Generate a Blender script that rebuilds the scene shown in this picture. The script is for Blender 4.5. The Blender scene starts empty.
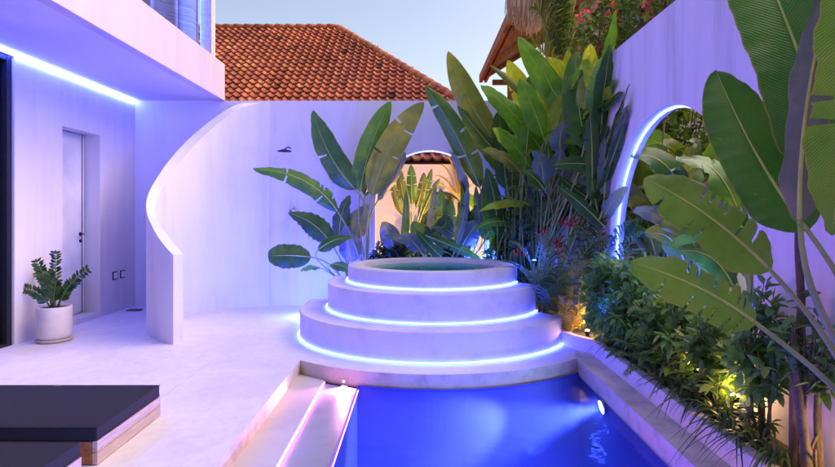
import bpy, bmesh, math, random
from mathutils import Vector, Matrix, noise
R = math.radians
S = bpy.context.scene
COL = S.collection
rng = random.Random(11)
V = Vector

def P(u, v, d):                      # a point of the place, d metres into it
    return V(((u-418)/560.0*d, d, 1.4-(v-213)/560.0*d))

# ------------------------------------------------------------------ materials
def nm(name):
    m = bpy.data.materials.new(name); m.use_nodes = True
    nt = m.node_tree; nt.nodes.clear()
    return m, nt, nt.nodes, nt.links
def out(nt, sh, vol=None):
    o = nt.nodes.new('ShaderNodeOutputMaterial'); nt.links.new(sh, o.inputs['Surface'])
    return o
def N(nt, t, **kw):
    n = nt.nodes.new(t)
    for k, v in kw.items():
        if k in n.inputs: n.inputs[k].default_value = v
        else: setattr(n, k, v)
    return n
def ramp(nt, fac, stops):
    r = nt.nodes.new('ShaderNodeValToRGB'); e = r.color_ramp.elements
    while len(e) < len(stops): e.new(.5)
    for i, (p, c) in enumerate(stops):
        e[i].position = p; e[i].color = (*c, 1)
    nt.links.new(fac, r.inputs[0]); return r.outputs[0]
def c3(c): return (c[0], c[1], c[2], 1)

def mat_plaster(name, c, rough=.75, bump=.15, var=.06, scale=3, grain=60, streak=False):
    m, nt, n, l = nm(name)
    tc = N(nt, 'ShaderNodeTexCoord')
    mp = N(nt, 'ShaderNodeMapping'); l.new(tc.outputs['Object'], mp.inputs[0])
    if streak: mp.inputs['Scale'].default_value = (3, 3, .35)
    n1 = N(nt, 'ShaderNodeTexNoise', Scale=scale, Detail=8, Roughness=.62); l.new(mp.outputs[0], n1.inputs['Vector'])
    d = [max(0, x*(1-var*2.2)) for x in c]; b = [min(.95, x*(1+var)) for x in c]
    col = ramp(nt, n1.outputs['Fac'], [(.3, d), (.5, c), (.75, b)])
    n2 = N(nt, 'ShaderNodeTexNoise', Scale=grain, Detail=6, Roughness=.6); l.new(tc.outputs['Object'], n2.inputs['Vector'])
    bp = N(nt, 'ShaderNodeBump', Strength=bump, Distance=.01)
    ad = N(nt, 'ShaderNodeMath', operation='ADD'); l.new(n1.outputs['Fac'], ad.inputs[0]); l.new(n2.outputs['Fac'], ad.inputs[1])
    l.new(ad.outputs[0], bp.inputs['Height'])
    p = N(nt, 'ShaderNodeBsdfPrincipled', Roughness=rough)
    l.new(col, p.inputs['Base Color']); l.new(bp.outputs[0], p.inputs['Normal'])
    out(nt, p.outputs[0]); return m

def mat_simple(name, c, rough=.5, metal=0, bump=0, scale=40, spec=.5):
    m, nt, n, l = nm(name)
    p = N(nt, 'ShaderNodeBsdfPrincipled', Roughness=rough, Metallic=metal)
    p.inputs['Specular IOR Level'].default_value = spec
    tc = N(nt, 'ShaderNodeTexCoord')
    n1 = N(nt, 'ShaderNodeTexNoise', Scale=scale, Detail=5); l.new(tc.outputs['Object'], n1.inputs['Vector'])
    col = ramp(nt, n1.outputs['Fac'], [(.3, [x*.82 for x in c]), (.7, [min(1, x*1.1) for x in c])])
    l.new(col, p.inputs['Base Color'])
    if bump:
        bp = N(nt, 'ShaderNodeBump', Strength=bump, Distance=.004)
        l.new(n1.outputs['Fac'], bp.inputs['Height']); l.new(bp.outputs[0], p.inputs['Normal'])
    out(nt, p.outputs[0]); return m

def mat_emit(name, c, s):
    m, nt, n, l = nm(name)
    e = N(nt, 'ShaderNodeEmission', Strength=s); e.inputs[0].default_value = c3(c)
    out(nt, e.outputs[0]); return m

def mat_bigleaf(name, c, vein=90, trans=.35, rough=.38, slant=.25, tc_col=None, hue2=None):
    """blade: uv.x across 0..1, uv.y along"""
    m, nt, n, l = nm(name)
    uv = N(nt, 'ShaderNodeUVMap'); sp = N(nt, 'ShaderNodeSeparateXYZ'); l.new(uv.outputs[0], sp.inputs[0])
    ab = N(nt, 'ShaderNodeMath', operation='SUBTRACT'); l.new(sp.outputs['X'], ab.inputs[0]); ab.inputs[1].default_value = .5
    ab2 = N(nt, 'ShaderNodeMath', operation='ABSOLUTE'); l.new(ab.outputs[0], ab2.inputs[0])
    ml = N(nt, 'ShaderNodeMath', operation='MULTIPLY'); l.new(ab2.outputs[0], ml.inputs[0]); ml.inputs[1].default_value = -slant
    ad = N(nt, 'ShaderNodeMath', operation='ADD'); l.new(ml.outputs[0], ad.inputs[0]); l.new(sp.outputs['Y'], ad.inputs[1])
    nz = N(nt, 'ShaderNodeTexNoise', Scale=14, Detail=6); l.new(uv.outputs[0], nz.inputs['Vector'])
    nm_ = N(nt, 'ShaderNodeMath', operation='MULTIPLY'); l.new(nz.outputs['Fac'], nm_.inputs[0]); nm_.inputs[1].default_value = .007
    ad3 = N(nt, 'ShaderNodeMath', operation='ADD'); l.new(ad.outputs[0], ad3.inputs[0]); l.new(nm_.outputs[0], ad3.inputs[1])
    fr = N(nt, 'ShaderNodeMath', operation='MULTIPLY'); l.new(ad3.outputs[0], fr.inputs[0]); fr.inputs[1].default_value = vein*6.283
    sn = N(nt, 'ShaderNodeMath', operation='SINE'); l.new(fr.outputs[0], sn.inputs[0])
    mr = N(nt, 'ShaderNodeMapRange'); l.new(sn.outputs[0], mr.inputs[0]); mr.inputs[1].default_value = -1
    tc = N(nt, 'ShaderNodeTexCoord')
    n2 = N(nt, 'ShaderNodeTexNoise', Scale=5, Detail=6, Roughness=.6); l.new(tc.outputs['Object'], n2.inputs['Vector'])
    hi = hue2 or [min(1, c[0]*1.7+.01), min(1, c[1]*1.4), c[2]*1.1]
    base = ramp(nt, n2.outputs['Fac'], [(.3, [x*.75 for x in c]), (.5, c), (.72, hi)])
    mx = N(nt, 'ShaderNodeMixRGB', blend_type='MULTIPLY'); mx.inputs[0].default_value = .85
    l.new(base, mx.inputs[1]); l.new(ramp(nt, mr.outputs[0], [(0, (.5, .5, .5)), (.45, (.95, .95, .95)), (1, (1, 1, 1))]), mx.inputs[2])
    # yellowing, dry rim of the blade
    rim = ramp(nt, ab2.outputs[0], [(.475, (0, 0, 0)), (.499, (.8, .8, .8))])
    rm = N(nt, 'ShaderNodeMixRGB'); l.new(rim, rm.inputs[0]); l.new(mx.outputs[0], rm.inputs[1]); rm.inputs[2].default_value = (.32, .25, .07, 1)
    n3 = N(nt, 'ShaderNodeTexNoise', Scale=38, Detail=4); l.new(tc.outputs['Object'], n3.inputs['Vector'])
    sp2 = ramp(nt, n3.outputs['Fac'], [(.68, (0, 0, 0)), (.74, (.7, .7, .7))])
    rm2 = N(nt, 'ShaderNodeMixRGB'); l.new(sp2, rm2.inputs[0]); l.new(rm.outputs[0], rm2.inputs[1]); rm2.inputs[2].default_value = (.2, .16, .05, 1)
    bp = N(nt, 'ShaderNodeBump', Strength=.35, Distance=.004); l.new(sn.outputs[0], bp.inputs['Height'])
    p = N(nt, 'ShaderNodeBsdfPrincipled', Roughness=rough); l.new(rm2.outputs[0], p.inputs['Base Color']); l.new(bp.outputs[0], p.inputs['Normal'])
    t = N(nt, 'ShaderNodeBsdfTranslucent')
    hs = N(nt, 'ShaderNodeMixRGB', blend_type='MULTIPLY'); hs.inputs[0].default_value = 1
    l.new(rm2.outputs[0], hs.inputs[1]); hs.inputs[2].default_value = (2.2, 1.9, .6, 1)
    l.new(hs.outputs[0], t.inputs[0])
    ms = N(nt, 'ShaderNodeMixShader'); ms.inputs[0].default_value = trans
    l.new(p.outputs[0], ms.inputs[1]); l.new(t.outputs[0], ms.inputs[2]); out(nt, ms.outputs[0]); return m

def mat_foliage(name, stops, rough=.45, trans=.3):
    """small leaves: uv.x = a random number per leaf"""
    m, nt, n, l = nm(name)
    uv = N(nt, 'ShaderNodeUVMap'); sp = N(nt, 'ShaderNodeSeparateXYZ'); l.new(uv.outputs[0], sp.inputs[0])
    col = ramp(nt, sp.outputs['X'], stops)
    p = N(nt, 'ShaderNodeBsdfPrincipled', Roughness=rough); l.new(col, p.inputs['Base Color'])
    t = N(nt, 'ShaderNodeBsdfTranslucent')
    hs = N(nt, 'ShaderNodeMixRGB', blend_type='MULTIPLY'); hs.inputs[0].default_value = 1
    l.new(col, hs.inputs[1]); hs.inputs[2].default_value = (1.8, 1.6, .7, 1); l.new(hs.outputs[0], t.inputs[0])
    ms = N(nt, 'ShaderNodeMixShader'); ms.inputs[0].default_value = trans
    l.new(p.outputs[0], ms.inputs[1]); l.new(t.outputs[0], ms.inputs[2]); out(nt, ms.outputs[0]); return m

def mat_wood(name, a, b, scale=(1, 12, 12), rough=.5):
    m, nt, n, l = nm(name)
    tc = N(nt, 'ShaderNodeTexCoord'); mp = N(nt, 'ShaderNodeMapping'); l.new(tc.outputs['Object'], mp.inputs[0])
    mp.inputs['Scale'].default_value = scale
    n1 = N(nt, 'ShaderNodeTexNoise', Scale=2.2, Detail=9, Roughness=.65, Distortion=1.2); l.new(mp.outputs[0], n1.inputs['Vector'])
    col = ramp(nt, n1.outputs['Fac'], [(.3, a), (.5, [(x+y)/2 for x, y in zip(a, b)]), (.68, b)])
    p = N(nt, 'ShaderNodeBsdfPrincipled', Roughness=rough); l.new(col, p.inputs['Base Color'])
    bp = N(nt, 'ShaderNodeBump', Strength=.2, Distance=.004); l.new(n1.outputs['Fac'], bp.inputs['Height']); l.new(bp.outputs[0], p.inputs['Normal'])
    out(nt, p.outputs[0]); return m

def mat_deck():
    m, nt, n, l = nm('polished_concrete')
    tc = N(nt, 'ShaderNodeTexCoord')
    n1 = N(nt, 'ShaderNodeTexNoise', Scale=.9, Detail=10, Roughness=.6, Distortion=.6); l.new(tc.outputs['Object'], n1.inputs['Vector'])
    n2 = N(nt, 'ShaderNodeTexNoise', Scale=7, Detail=8, Roughness=.7, Distortion=1.5); l.new(tc.outputs['Object'], n2.inputs['Vector'])
    c1 = ramp(nt, n1.outputs['Fac'], [(.3, (.66, .60, .58)), (.5, (.77, .71, .68)), (.7, (.83, .78, .74))])
    c2 = ramp(nt, n2.outputs['Fac'], [(.3, (.88, .86, .85)), (.6, (1, 1, 1))])
    mx = N(nt, 'ShaderNodeMixRGB', blend_type='MULTIPLY'); mx.inputs[0].default_value = 1
    l.new(c1, mx.inputs[1]); l.new(c2, mx.inputs[2])
    # small dark scuffs
    mp = N(nt, 'ShaderNodeMapping'); mp.inputs['Scale'].default_value = (1, 5, 1); l.new(tc.outputs['Object'], mp.inputs[0])
    n3 = N(nt, 'ShaderNodeTexNoise', Scale=5, Detail=12, Roughness=.75); l.new(mp.outputs[0], n3.inputs['Vector'])
    sc = ramp(nt, n3.outputs['Fac'], [(.66, (1, 1, 1)), (.78, (.72, .69, .68))])
    mx2 = N(nt, 'ShaderNodeMixRGB', blend_type='MULTIPLY'); mx2.inputs[0].default_value = 1
    l.new(mx.outputs[0], mx2.inputs[1]); l.new(sc, mx2.inputs[2])
    p = N(nt, 'ShaderNodeBsdfPrincipled'); l.new(mx2.outputs[0], p.inputs['Base Color'])
    rr = N(nt, 'ShaderNodeMapRange'); l.new(n2.outputs['Fac'], rr.inputs[0]); rr.inputs[3].default_value = .38; rr.inputs[4].default_value = .6
    l.new(rr.outputs[0], p.inputs['Roughness'])
    bp = N(nt, 'ShaderNodeBump', Strength=.12, Distance=.006); l.new(n2.outputs['Fac'], bp.inputs['Height']); l.new(bp.outputs[0], p.inputs['Normal'])
    out(nt, p.outputs[0]); return m

def mat_tiles():
    m, nt, n, l = nm('clay_tiles')
    uv = N(nt, 'ShaderNodeUVMap')
    sp = N(nt, 'ShaderNodeSeparateXYZ'); l.new(uv.outputs[0], sp.inputs[0])
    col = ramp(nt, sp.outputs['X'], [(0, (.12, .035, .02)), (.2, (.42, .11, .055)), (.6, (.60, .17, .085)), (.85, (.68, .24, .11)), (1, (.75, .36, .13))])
    tc = N(nt, 'ShaderNodeTexCoord')
    n1 = N(nt, 'ShaderNodeTexNoise', Scale=.5, Detail=6, Roughness=.7); l.new(tc.outputs['Object'], n1.inputs['Vector'])
    n2 = N(nt, 'ShaderNodeTexNoise', Scale=14, Detail=6, Roughness=.7); l.new(tc.outputs['Object'], n2.inputs['Vector'])
    mx = N(nt, 'ShaderNodeMixRGB', blend_type='MULTIPLY'); mx.inputs[0].default_value = 1
    l.new(col, mx.inputs[1]); l.new(ramp(nt, n2.outputs['Fac'], [(.3, (.45, .42, .4)), (.55, (1, 1, 1))]), mx.inputs[2])
    mx2 = N(nt, 'ShaderNodeMixRGB', blend_type='MULTIPLY'); mx2.inputs[0].default_value = 1
    l.new(mx.outputs[0], mx2.inputs[1]); l.new(ramp(nt, n1.outputs['Fac'], [(.33, (.55, .5, .48)), (.55, (1, 1, 1))]), mx2.inputs[2])
    p = N(nt, 'ShaderNodeBsdfPrincipled', Roughness=.8); l.new(mx2.outputs[0], p.inputs['Base Color'])
    out(nt, p.outputs[0]); return m

def mat_water(name, tint, rough=.03, wave=3.0, bump=.12, ior=1.33, refl=.45):
    """clear water surface: fresnel mirror over a tinted see-through body"""
    m, nt, n, l = nm(name)
    tc = N(nt, 'ShaderNodeTexCoord')
    n1 = N(nt, 'ShaderNodeTexNoise', Scale=wave, Detail=3, Roughness=.5, Distortion=.4); l.new(tc.outputs['Object'], n1.inputs['Vector'])
    bp = N(nt, 'ShaderNodeBump', Strength=bump, Distance=.03); l.new(n1.outputs['Fac'], bp.inputs['Height'])
    f0 = N(nt, 'ShaderNodeFresnel', IOR=ior); l.new(bp.outputs[0], f0.inputs['Normal'])
    f = N(nt, 'ShaderNodeMath', operation='MULTIPLY'); l.new(f0.outputs[0], f.inputs[0]); f.inputs[1].default_value = refl
    g = N(nt, 'ShaderNodeBsdfGlossy', Roughness=rough); l.new(bp.outputs[0], g.inputs['Normal'])
    t = N(nt, 'ShaderNodeBsdfTransparent'); t.inputs[0].default_value = c3(tint)
    ms = N(nt, 'ShaderNodeMixShader'); l.new(f.outputs[0], ms.inputs[0]); l.new(t.outputs[0], ms.inputs[1]); l.new(g.outputs[0], ms.inputs[2])
    out(nt, ms.outputs[0]); return m

M = {}
M['wall'] = mat_plaster('white_plaster', (.74, .68, .71), .8, .12, .05, 1.2, streak=True)
M['wall_r'] = mat_plaster('white_plaster_streaked', (.72, .64, .70), .8, .15, .09, 1.6, streak=True)
M['fascia'] = mat_plaster('cream_plaster', (.58, .48, .44), .8, .12, .05, 1.0, streak=True)
M['soffit'] = mat_plaster('soffit_paint', (.66, .60, .66), .85, .05, .03, 1)
M['deck'] = mat_deck()
M['step'] = mat_plaster('step_render', (.66, .60, .60), .7, .2, .08, 4, 50)
M['coping'] = mat_plaster('coping_stone', (.64, .53, .47), .65, .3, .14, 6, 40)
M['lining'] = mat_plaster('pool_lining', (.05, .06, .50), .6, .1, .05, 2)
M['shelf'] = mat_plaster('wet_shelf', (.60, .53, .53), .35, .1, .07, 3)
M['tub_in'] = mat_plaster('tub_lining', (.05, .48, .45), .5, .1, .06, 4)
M['soil'] = mat_plaster('soil', (.06, .045, .03), .95, .6, .3, 10)
M['far_ground'] = mat_plaster('garden_ground', (.10, .10, .06), .95, .5, .3, 2)
M['cream'] = mat_plaster('cream_wall', (.70, .58, .48), .85, .1, .05, 1.2)
M['led'] = mat_emit('led_blue_white', (.024, .046, 1), 32)
M['led_deep'] = mat_emit('led_blue', (.035, .09, 1), 16)
M['led_pink'] = mat_emit('led_pink', (.95, .24, .80), 13)
M['led_blind'] = mat_emit('led_blind', (.03, .12, 1), 130)
M['led_white'] = mat_emit('led_ceiling', (.06, .10, 1), 46)
M['warm_lamp'] = mat_emit('lamp_warm', (1, .5, .14), 40)
M['pool_lamp'] = mat_emit('lamp_pool', (.55, .8, 1), 60)
M['black'] = mat_simple('black_metal', (.02, .02, .024), .35, .6)
M['frame'] = mat_simple('dark_frame', (.025, .026, .035), .4, .4)
M['chrome'] = mat_simple('chrome', (.55, .5, .5), .2, 1)
M['door'] = mat_simple('door_paint', (.84, .79, .78), .5, 0, 0, 2)
M['cushion'] = mat_simple('black_fabric', (.022, .022, .028), .9, 0, .5, 300, .25)
M['cream_post'] = mat_simple('cream_post', (.66, .55, .48), .6)
M['wood'] = mat_wood('teak', (.16, .05, .02), (.42, .17, .07), (14, 1, 14))
M['wood_lit_side'] = mat_wood('teak_lit_side', (.42, .27, .25), (.66, .50, .46), (5, 1.2, 16), .35)  # paler copy of the teak, the purplish light on the ends painted in
M['hutwood'] = mat_wood('hut_wood', (.16, .06, .025), (.46, .22, .10), (8, 1, 8), .8)
M['thatch'] = mat_wood('thatch', (.34, .23, .14), (.84, .64, .46), (14, 14, 1), .95)
M['bark'] = mat_wood('bark', (.05, .03, .02), (.20, .13, .08), (20, 20, 3), .9)
M['greybark'] = mat_wood('grey_bark', (.04, .03, .025), (.17, .13, .09), (10, 10, 5), .9)
M['tiles'] = mat_tiles()
M['pot'] = mat_plaster('pot_ceramic', (.74, .66, .62), .5, .12, .06, 5)
M['curtain'] = mat_wood('bamboo_blind', (.05, .03, .02), (.42, .32, .26), (.8, .8, 60), .7)
_nt = M['curtain'].node_tree; _p = [q for q in _nt.nodes if q.type == 'BSDF_PRINCIPLED'][0]; _o = [q for q in _nt.nodes if q.type == 'OUTPUT_MATERIAL'][0]
_t = _nt.nodes.new('ShaderNodeBsdfTranslucent'); _t.inputs[0].default_value = (.8,.75,.7,1); _m = _nt.nodes.new('ShaderNodeMixShader'); _m.inputs[0].default_value = .45
_tc = _nt.nodes.new('ShaderNodeTexCoord'); _w = _nt.nodes.new('ShaderNodeTexWave'); _w.bands_direction = 'Y'; _w.inputs['Scale'].default_value = .62; _w.inputs['Distortion'].default_value = 1.2; _w.inputs['Detail'].default_value = 1
_nt.links.new(_tc.outputs['Object'], _w.inputs['Vector'])
_x = _nt.nodes.new('ShaderNodeMixRGB'); _x.blend_type = 'MULTIPLY'; _x.inputs[0].default_value = 1
_nt.links.new(_p.inputs['Base Color'].links[0].from_socket, _x.inputs[1]); _nt.links.new(ramp(_nt, _w.outputs['Fac'], [(.35, (.38,.27,.20)), (.65, (1,1,1))]), _x.inputs[2]); _nt.links.new(_x.outputs[0], _p.inputs['Base Color']); _nt.links.new(_x.outputs[0], _t.inputs[0])
_nt.links.new(_p.outputs[0], _m.inputs[1]); _nt.links.new(_t.outputs[0], _m.inputs[2]); _nt.links.new(_m.outputs[0], _o.inputs['Surface'])
M['saucer'] = mat_plaster('saucer_clay', (.55, .44, .38), .6, .12, .08, 8)
M['pool_water'] = mat_water('pool_water', (.80, .88, 1), .06, 3.2, .28, refl=.5)
M['tub_water'] = mat_water('tub_water', (.45, .95, .90), .02, 5, .10, refl=.5)
m, nt, n, l = nm('window_glass')
f = N(nt, 'ShaderNodeFresnel', IOR=1.45); g = N(nt, 'ShaderNodeBsdfGlossy', Roughness=.02); t = N(nt, 'ShaderNodeBsdfTransparent'); t.inputs[0].default_value = (.85, .9, .95, 1)
ms = N(nt, 'ShaderNodeMixShader'); l.new(f.outputs[0], ms.inputs[0]); l.new(t.outputs[0], ms.inputs[1]); l.new(g.outputs[0], ms.inputs[2]); out(nt, ms.outputs[0])
M['glass'] = m
M['rib'] = mat_simple('midrib', (.46, .48, .10), .45, 0, .1, 12)
M['stalk'] = mat_simple('stalk', (.30, .32, .09), .5, 0, .2, 9)
M['stalk_dark'] = mat_simple('stalk_dark', (.12, .19, .05), .5, 0, .2, 9)
LEAF = {
 'dark':  mat_bigleaf('leaf_dark', (.038, .125, .026), 60),
 'mid':   mat_bigleaf('leaf_mid', (.07, .21, .028), 55),
 'bright': mat_bigleaf('leaf_bright', (.13, .34, .02), 45, .5),
 'lime':  mat_bigleaf('leaf_lime', (.42, .54, .03), 45, .55),
 'olive': mat_bigleaf('leaf_olive', (.15, .21, .03), 55),
 'near':  mat_bigleaf('leaf_near', (.050, .20, .016), 90, .3, .33, .22, hue2=(.08, .22, .025)),
 'near_olive': mat_bigleaf('leaf_near_olive', (.13, .31, .022), 80, .35, .38, .22, hue2=(.19, .33, .03)),
 'under': mat_bigleaf('leaf_underside', (.15, .17, .13), 90, .25, .5, .2),
 'blue':  mat_bigleaf('leaf_blue_lit', (.13, .20, .20), 45, .3),  # blue lamp light painted into the leaf colour
}
F = {
 'shrub': mat_foliage('shrub_leaves', [(0, (.04, .10, .04)), (.4, (.10, .25, .06)), (.75, (.17, .36, .09)), (1, (.34, .50, .13))]),
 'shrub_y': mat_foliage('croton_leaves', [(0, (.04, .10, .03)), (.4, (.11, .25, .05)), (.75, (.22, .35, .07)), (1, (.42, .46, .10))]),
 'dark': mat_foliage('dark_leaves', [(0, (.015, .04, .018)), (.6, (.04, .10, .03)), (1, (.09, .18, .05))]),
 'grass': mat_foliage('tuft_blades', [(0, (.02, .05, .02)), (.6, (.06, .12, .035)), (1, (.14, .20, .06))]),
 'palm': mat_foliage('palm_leaflets', [(0, (.04, .09, .02)), (.5, (.09, .17, .03)), (1, (.20, .24, .05))]),
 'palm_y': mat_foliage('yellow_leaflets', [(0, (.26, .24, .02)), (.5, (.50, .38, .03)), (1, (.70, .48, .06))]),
 'zz': mat_foliage('zz_leaves', [(0, (.018, .05, .015)), (.5, (.04, .10, .02)), (1, (.09, .17, .03))], .25, .1),
 'tree': mat_foliage('tree_leaves', [(0, (.035, .08, .015)), (.5, (.09, .18, .03)), (1, (.22, .32, .05))]),
 'pink': mat_foliage('pink_bracts', [(0, (.45, .02, .10)), (.5, (.62, .04, .16)), (1, (.75, .12, .25))], .6, .4),
 'red': mat_foliage('red_bracts', [(0, (.35, .01, .01)), (.6, (.6, .02, .015)), (1, (.75, .12, .02))], .4, .2),
}

# ------------------------------------------------------------------ mesh helpers
class MB:
    def __init__(s): s.v = []; s.f = []; s.m = []; s.uv = []; s.sm = []
    def add(s, vs, fs, mi=0, uvs=None, smooth=False):
        b = len(s.v); s.v.extend([tuple(x) for x in vs])
        for f in fs:
            s.f.append([b+i for i in f]); s.m.append(mi); s.sm.append(smooth)
            s.uv.append([uvs[i] for i in f] if uvs else None)
    def box(s, x0, x1, y0, y1, z0, z1, mi=0):
        v = [(x0,y0,z0),(x1,y0,z0),(x1,y1,z0),(x0,y1,z0),(x0,y0,z1),(x1,y0,z1),(x1,y1,z1),(x0,y1,z1)]
        s.add(v, [(0,3,2,1),(4,5,6,7),(0,1,5,4),(1,2,6,5),(2,3,7,6),(3,0,4,7)], mi)
    def tube(s, pts, rad, n=8, mi=0, uvx=None, cap=True):
        pts = [V(p) for p in pts]; k = len(pts)
        if not hasattr(rad, '__len__'): rad = [rad]*k
        ring = []; up = V((0,0,1)); prev = None
        for i, p in enumerate(pts):
            t = (pts[min(i+1,k-1)]-pts[max(i-1,0)]).normalized()
            if prev is None:
                a = t.cross(up)
                if a.length < .05: a = t.cross(V((1,0,0)))
            else: a = prev - t*prev.dot(t)
            a.normalize(); prev = a; b = t.cross(a)
            for j in range(n):
                th = 2*math.pi*j/n
                ring.append(p + (a*math.cos(th)+b*math.sin(th))*rad[i])
        fs = []
        for i in range(k-1):
            for j in range(n):
                fs.append((i*n+j, i*n+(j+1)%n, (i+1)*n+(j+1)%n, (i+1)*n+j))
        if cap: fs.append(tuple(range(n-1,-1,-1))); fs.append(tuple((k-1)*n+j for j in range(n)))
        s.add(ring, fs, mi, [(uvx if uvx is not None else .5, .5)]*len(ring), True)
    def lathe(s, prof, cx, cy, n=64, mi=0, a0=0, a1=2*math.pi, smooth=True):
        full = abs(a1-a0-2*math.pi) < 1e-6; k = n if full else n+1
        vs = []
        for (r, z) in prof:
            for j in range(k):
                a = a0+(a1-a0)*j/n; vs.append((cx+r*math.cos(a), cy+r*math.sin(a), z))
        fs = []
        for i in range(len(prof)-1):
            for j in range(n):
                j2 = (j+1) % k
                fs.append((i*k+j, i*k+j2, (i+1)*k+j2, (i+1)*k+j))
        s.add(vs, fs, mi, None, smooth)
    def prism(s, poly, z0, z1, mi=0):
        n = len(poly); vs = [(x,y,z0) for x,y in poly]+[(x,y,z1) for x,y in poly]
        fs = [tuple(range(n-1,-1,-1)), tuple(range(n,2*n))]+[(i,(i+1)%n,n+(i+1)%n,n+i) for i in range(n)]
        s.add(vs, fs, mi)

def link(name, me, parent=None):
    o = bpy.data.objects.new(name, me); COL.objects.link(o)
    if parent is not None: o.parent = parent
    return o
def build(mb, name, mats, parent=None, bevel=0, origin=None, autosmooth=False, normals=True):
    """one mesh object; vertices are given in world space, the object sits at origin"""
    if not isinstance(mats, (list, tuple)): mats = [mats]
    org = V(origin) if origin is not None else V((0,0,0))
    base = V((0,0,0))
    if parent is not None:
        p = parent
        while p is not None: base += p.location; p = p.parent
    me = bpy.data.meshes.new(name)
    off = base+org
    me.from_pydata([tuple(V(v)-off) for v in mb.v], [], mb.f)
    for mt in mats: me.materials.append(mt)
    me.polygons.foreach_set('material_index', mb.m)
    me.polygons.foreach_set('use_smooth', mb.sm)
    if any(u is not None for u in mb.uv):
        ul = me.uv_layers.new(name='UVMap'); k = 0
        for f, u in zip(mb.f, mb.uv):
            for i in range(len(f)):
                if u is not None: ul.data[k].uv = u[i]
                k += 1
    me.validate(); me.update()
    o = link(name, me, parent); o.location = org
    if bevel:
        b = o.modifiers.new('edge', 'BEVEL'); b.width = bevel; b.segments = 2; b.limit_method = 'ANGLE'; b.angle_limit = R(40)
    return o
def tag(o, label=None, cat=None, group=None, kind=None):
    if label: o['label'] = label
    if cat: o['category'] = cat
    if group: o['group'] = group
    if kind: o['kind'] = kind
    return o
def thing(name, label, cat, loc=(0,0,0), group=None):
    o = link(name, None); o.location = loc; o.empty_display_size = .1
    return tag(o, label, cat, group)
def struct(mb, name, mats, **kw): return tag(build(mb, name, mats, **kw), kind='structure')

def bez(ps, t):
    ps = [V(p) for p in ps]
    while len(ps) > 1: ps = [ps[i].lerp(ps[i+1], t) for i in range(len(ps)-1)]
    return ps[0]
def crom(pts, n=6):
    pts = [V(p) for p in pts]; q = [pts[0]*2-pts[1]]+pts+[pts[-1]*2-pts[-2]]; o = []
    for i in range(1, len(q)-2):
        for k in range(n):
            t = k/n; a, b, c, d = q[i-1:i+3]
            o.append(.5*((2*b)+(c-a)*t+(2*a-5*b+4*c-d)*t*t+(3*b-a-3*c+d)*t*t*t))
    o.append(q[-2]); return o
PROF = {
 'broad': lambda t: (min(1, t/.15)**.55) * (max(0, 1-max(0, (t-.52)/.48)**2.3)**.62),
 'banana': lambda t: (min(1, t/.2)**.55) * (max(0, 1-max(0, (t-.40)/.60)**2.1)**.72),
 'lance': lambda t: math.sin(math.pi*min(1, t**.8))**.8*(1-.25*t) if t < 1 else 0,
 'ovate': lambda t: max(0, math.sin(math.pi*t**.62))**.75,
 'round': lambda t: math.sqrt(max(0, 1-(2*t-1)**2))**.85,
}
def blade(mb, pts, width, normal, prof='banana', fold=.18, wave=.03, tears=(), nl=36, ns=5, rib=.008, seed=0, mi=0, rmi=1, serr=0):
    """pts: base..tip control points (Bezier); width: full width; two halves about the midrib"""
    r = random.Random(seed); n0 = V(normal).normalized()
    w2 = width/2; ph = r.random()*6
    ts = sorted(set([i/nl for i in range(nl+1)]))
    tearL = [(t+r.uniform(-.02,.02), r.uniform(.0,.5), r.uniform(.35,1)) for t in tears if r.random() < .6]
    tearR = [(t+r.uniform(-.02,.02), r.uniform(.0,.5), r.uniform(.35,1)) for t in tears if r.random() < .75]
    frames = []
    def fr(t):
        p = bez(pts, t); a = bez(pts, max(0,t-.01)); b = bez(pts, min(1,t+.01)); T = (b-a).normalized()
        Nn = (n0-T*n0.dot(T)).normalized(); Sd = T.cross(Nn); return p, T, Nn, Sd
    for side, tr in ((-1, tearL), (1, tearR)):
        rows = []
        tl = list(ts); gaps = []
        for (tt, s0, g) in tr:
            e = .006
            tl = [x for x in tl if abs(x-tt) > .012]+[tt-e, tt+e]; gaps.append((tt, s0, g))
        tl.sort()
        vs = []; uvs = []
        for t in tl:
            p, T, Nn, Sd = fr(t)
            w = PROF[prof](t)*w2
            if serr: w *= 1-serr*abs(math.sin(t*26))
            for k in range(ns+1):
                s = k/ns
                dt = 0; drop = 0
                for (tt, s0, g) in gaps:
                    if abs(t-tt) < .0075 and s > s0:
                        q = (s-s0)/(1-s0); dt += (-1 if t < tt else 1)*g*.011*q; drop += .16*q*(1 if t < tt else .2)*g
                pp = p if not dt else fr(min(1, max(0, t+dt)))[0]
                swp = .12*w*s*s
                wv = wave*1.3*width*math.sin(t*15+ph+side)*s*s + wave*.8*width*math.sin(t*37+ph*2)*s**3 + .012*width*math.sin(t*83+ph*3+side)*s**2
                pos = pp + Sd*side*w*s*(1-.08*s) + T*swp*.6 - Nn*(fold*w*s*s + drop*w) + Nn*wv
                vs.append(pos); uvs.append((.5+side*s*.5, t))
        fs = []
        for i in range(len(tl)-1):
            for k in range(ns):
                skip = False
                for (tt, s0, g) in gaps:
                    if tl[i] < tt < tl[i+1] and (k+.5)/ns > s0: skip = True
                if skip: continue
                a = i*(ns+1)+k
                q = (a, a+1, a+ns+2, a+ns+1)
                fs.append(q if side > 0 else q[::-1])
        mb.add(vs, fs, mi, uvs, True)
    if rib:
        k = 14
        rp = [bez(pts, i/k*.985) for i in range(k+1)]
        rr = [rib*(1-.85*i/k) for i in range(k+1)]
        mb.tube([q - V(normal).normalized()*rib*.1 for q in rp], rr, 6, rmi)

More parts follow.
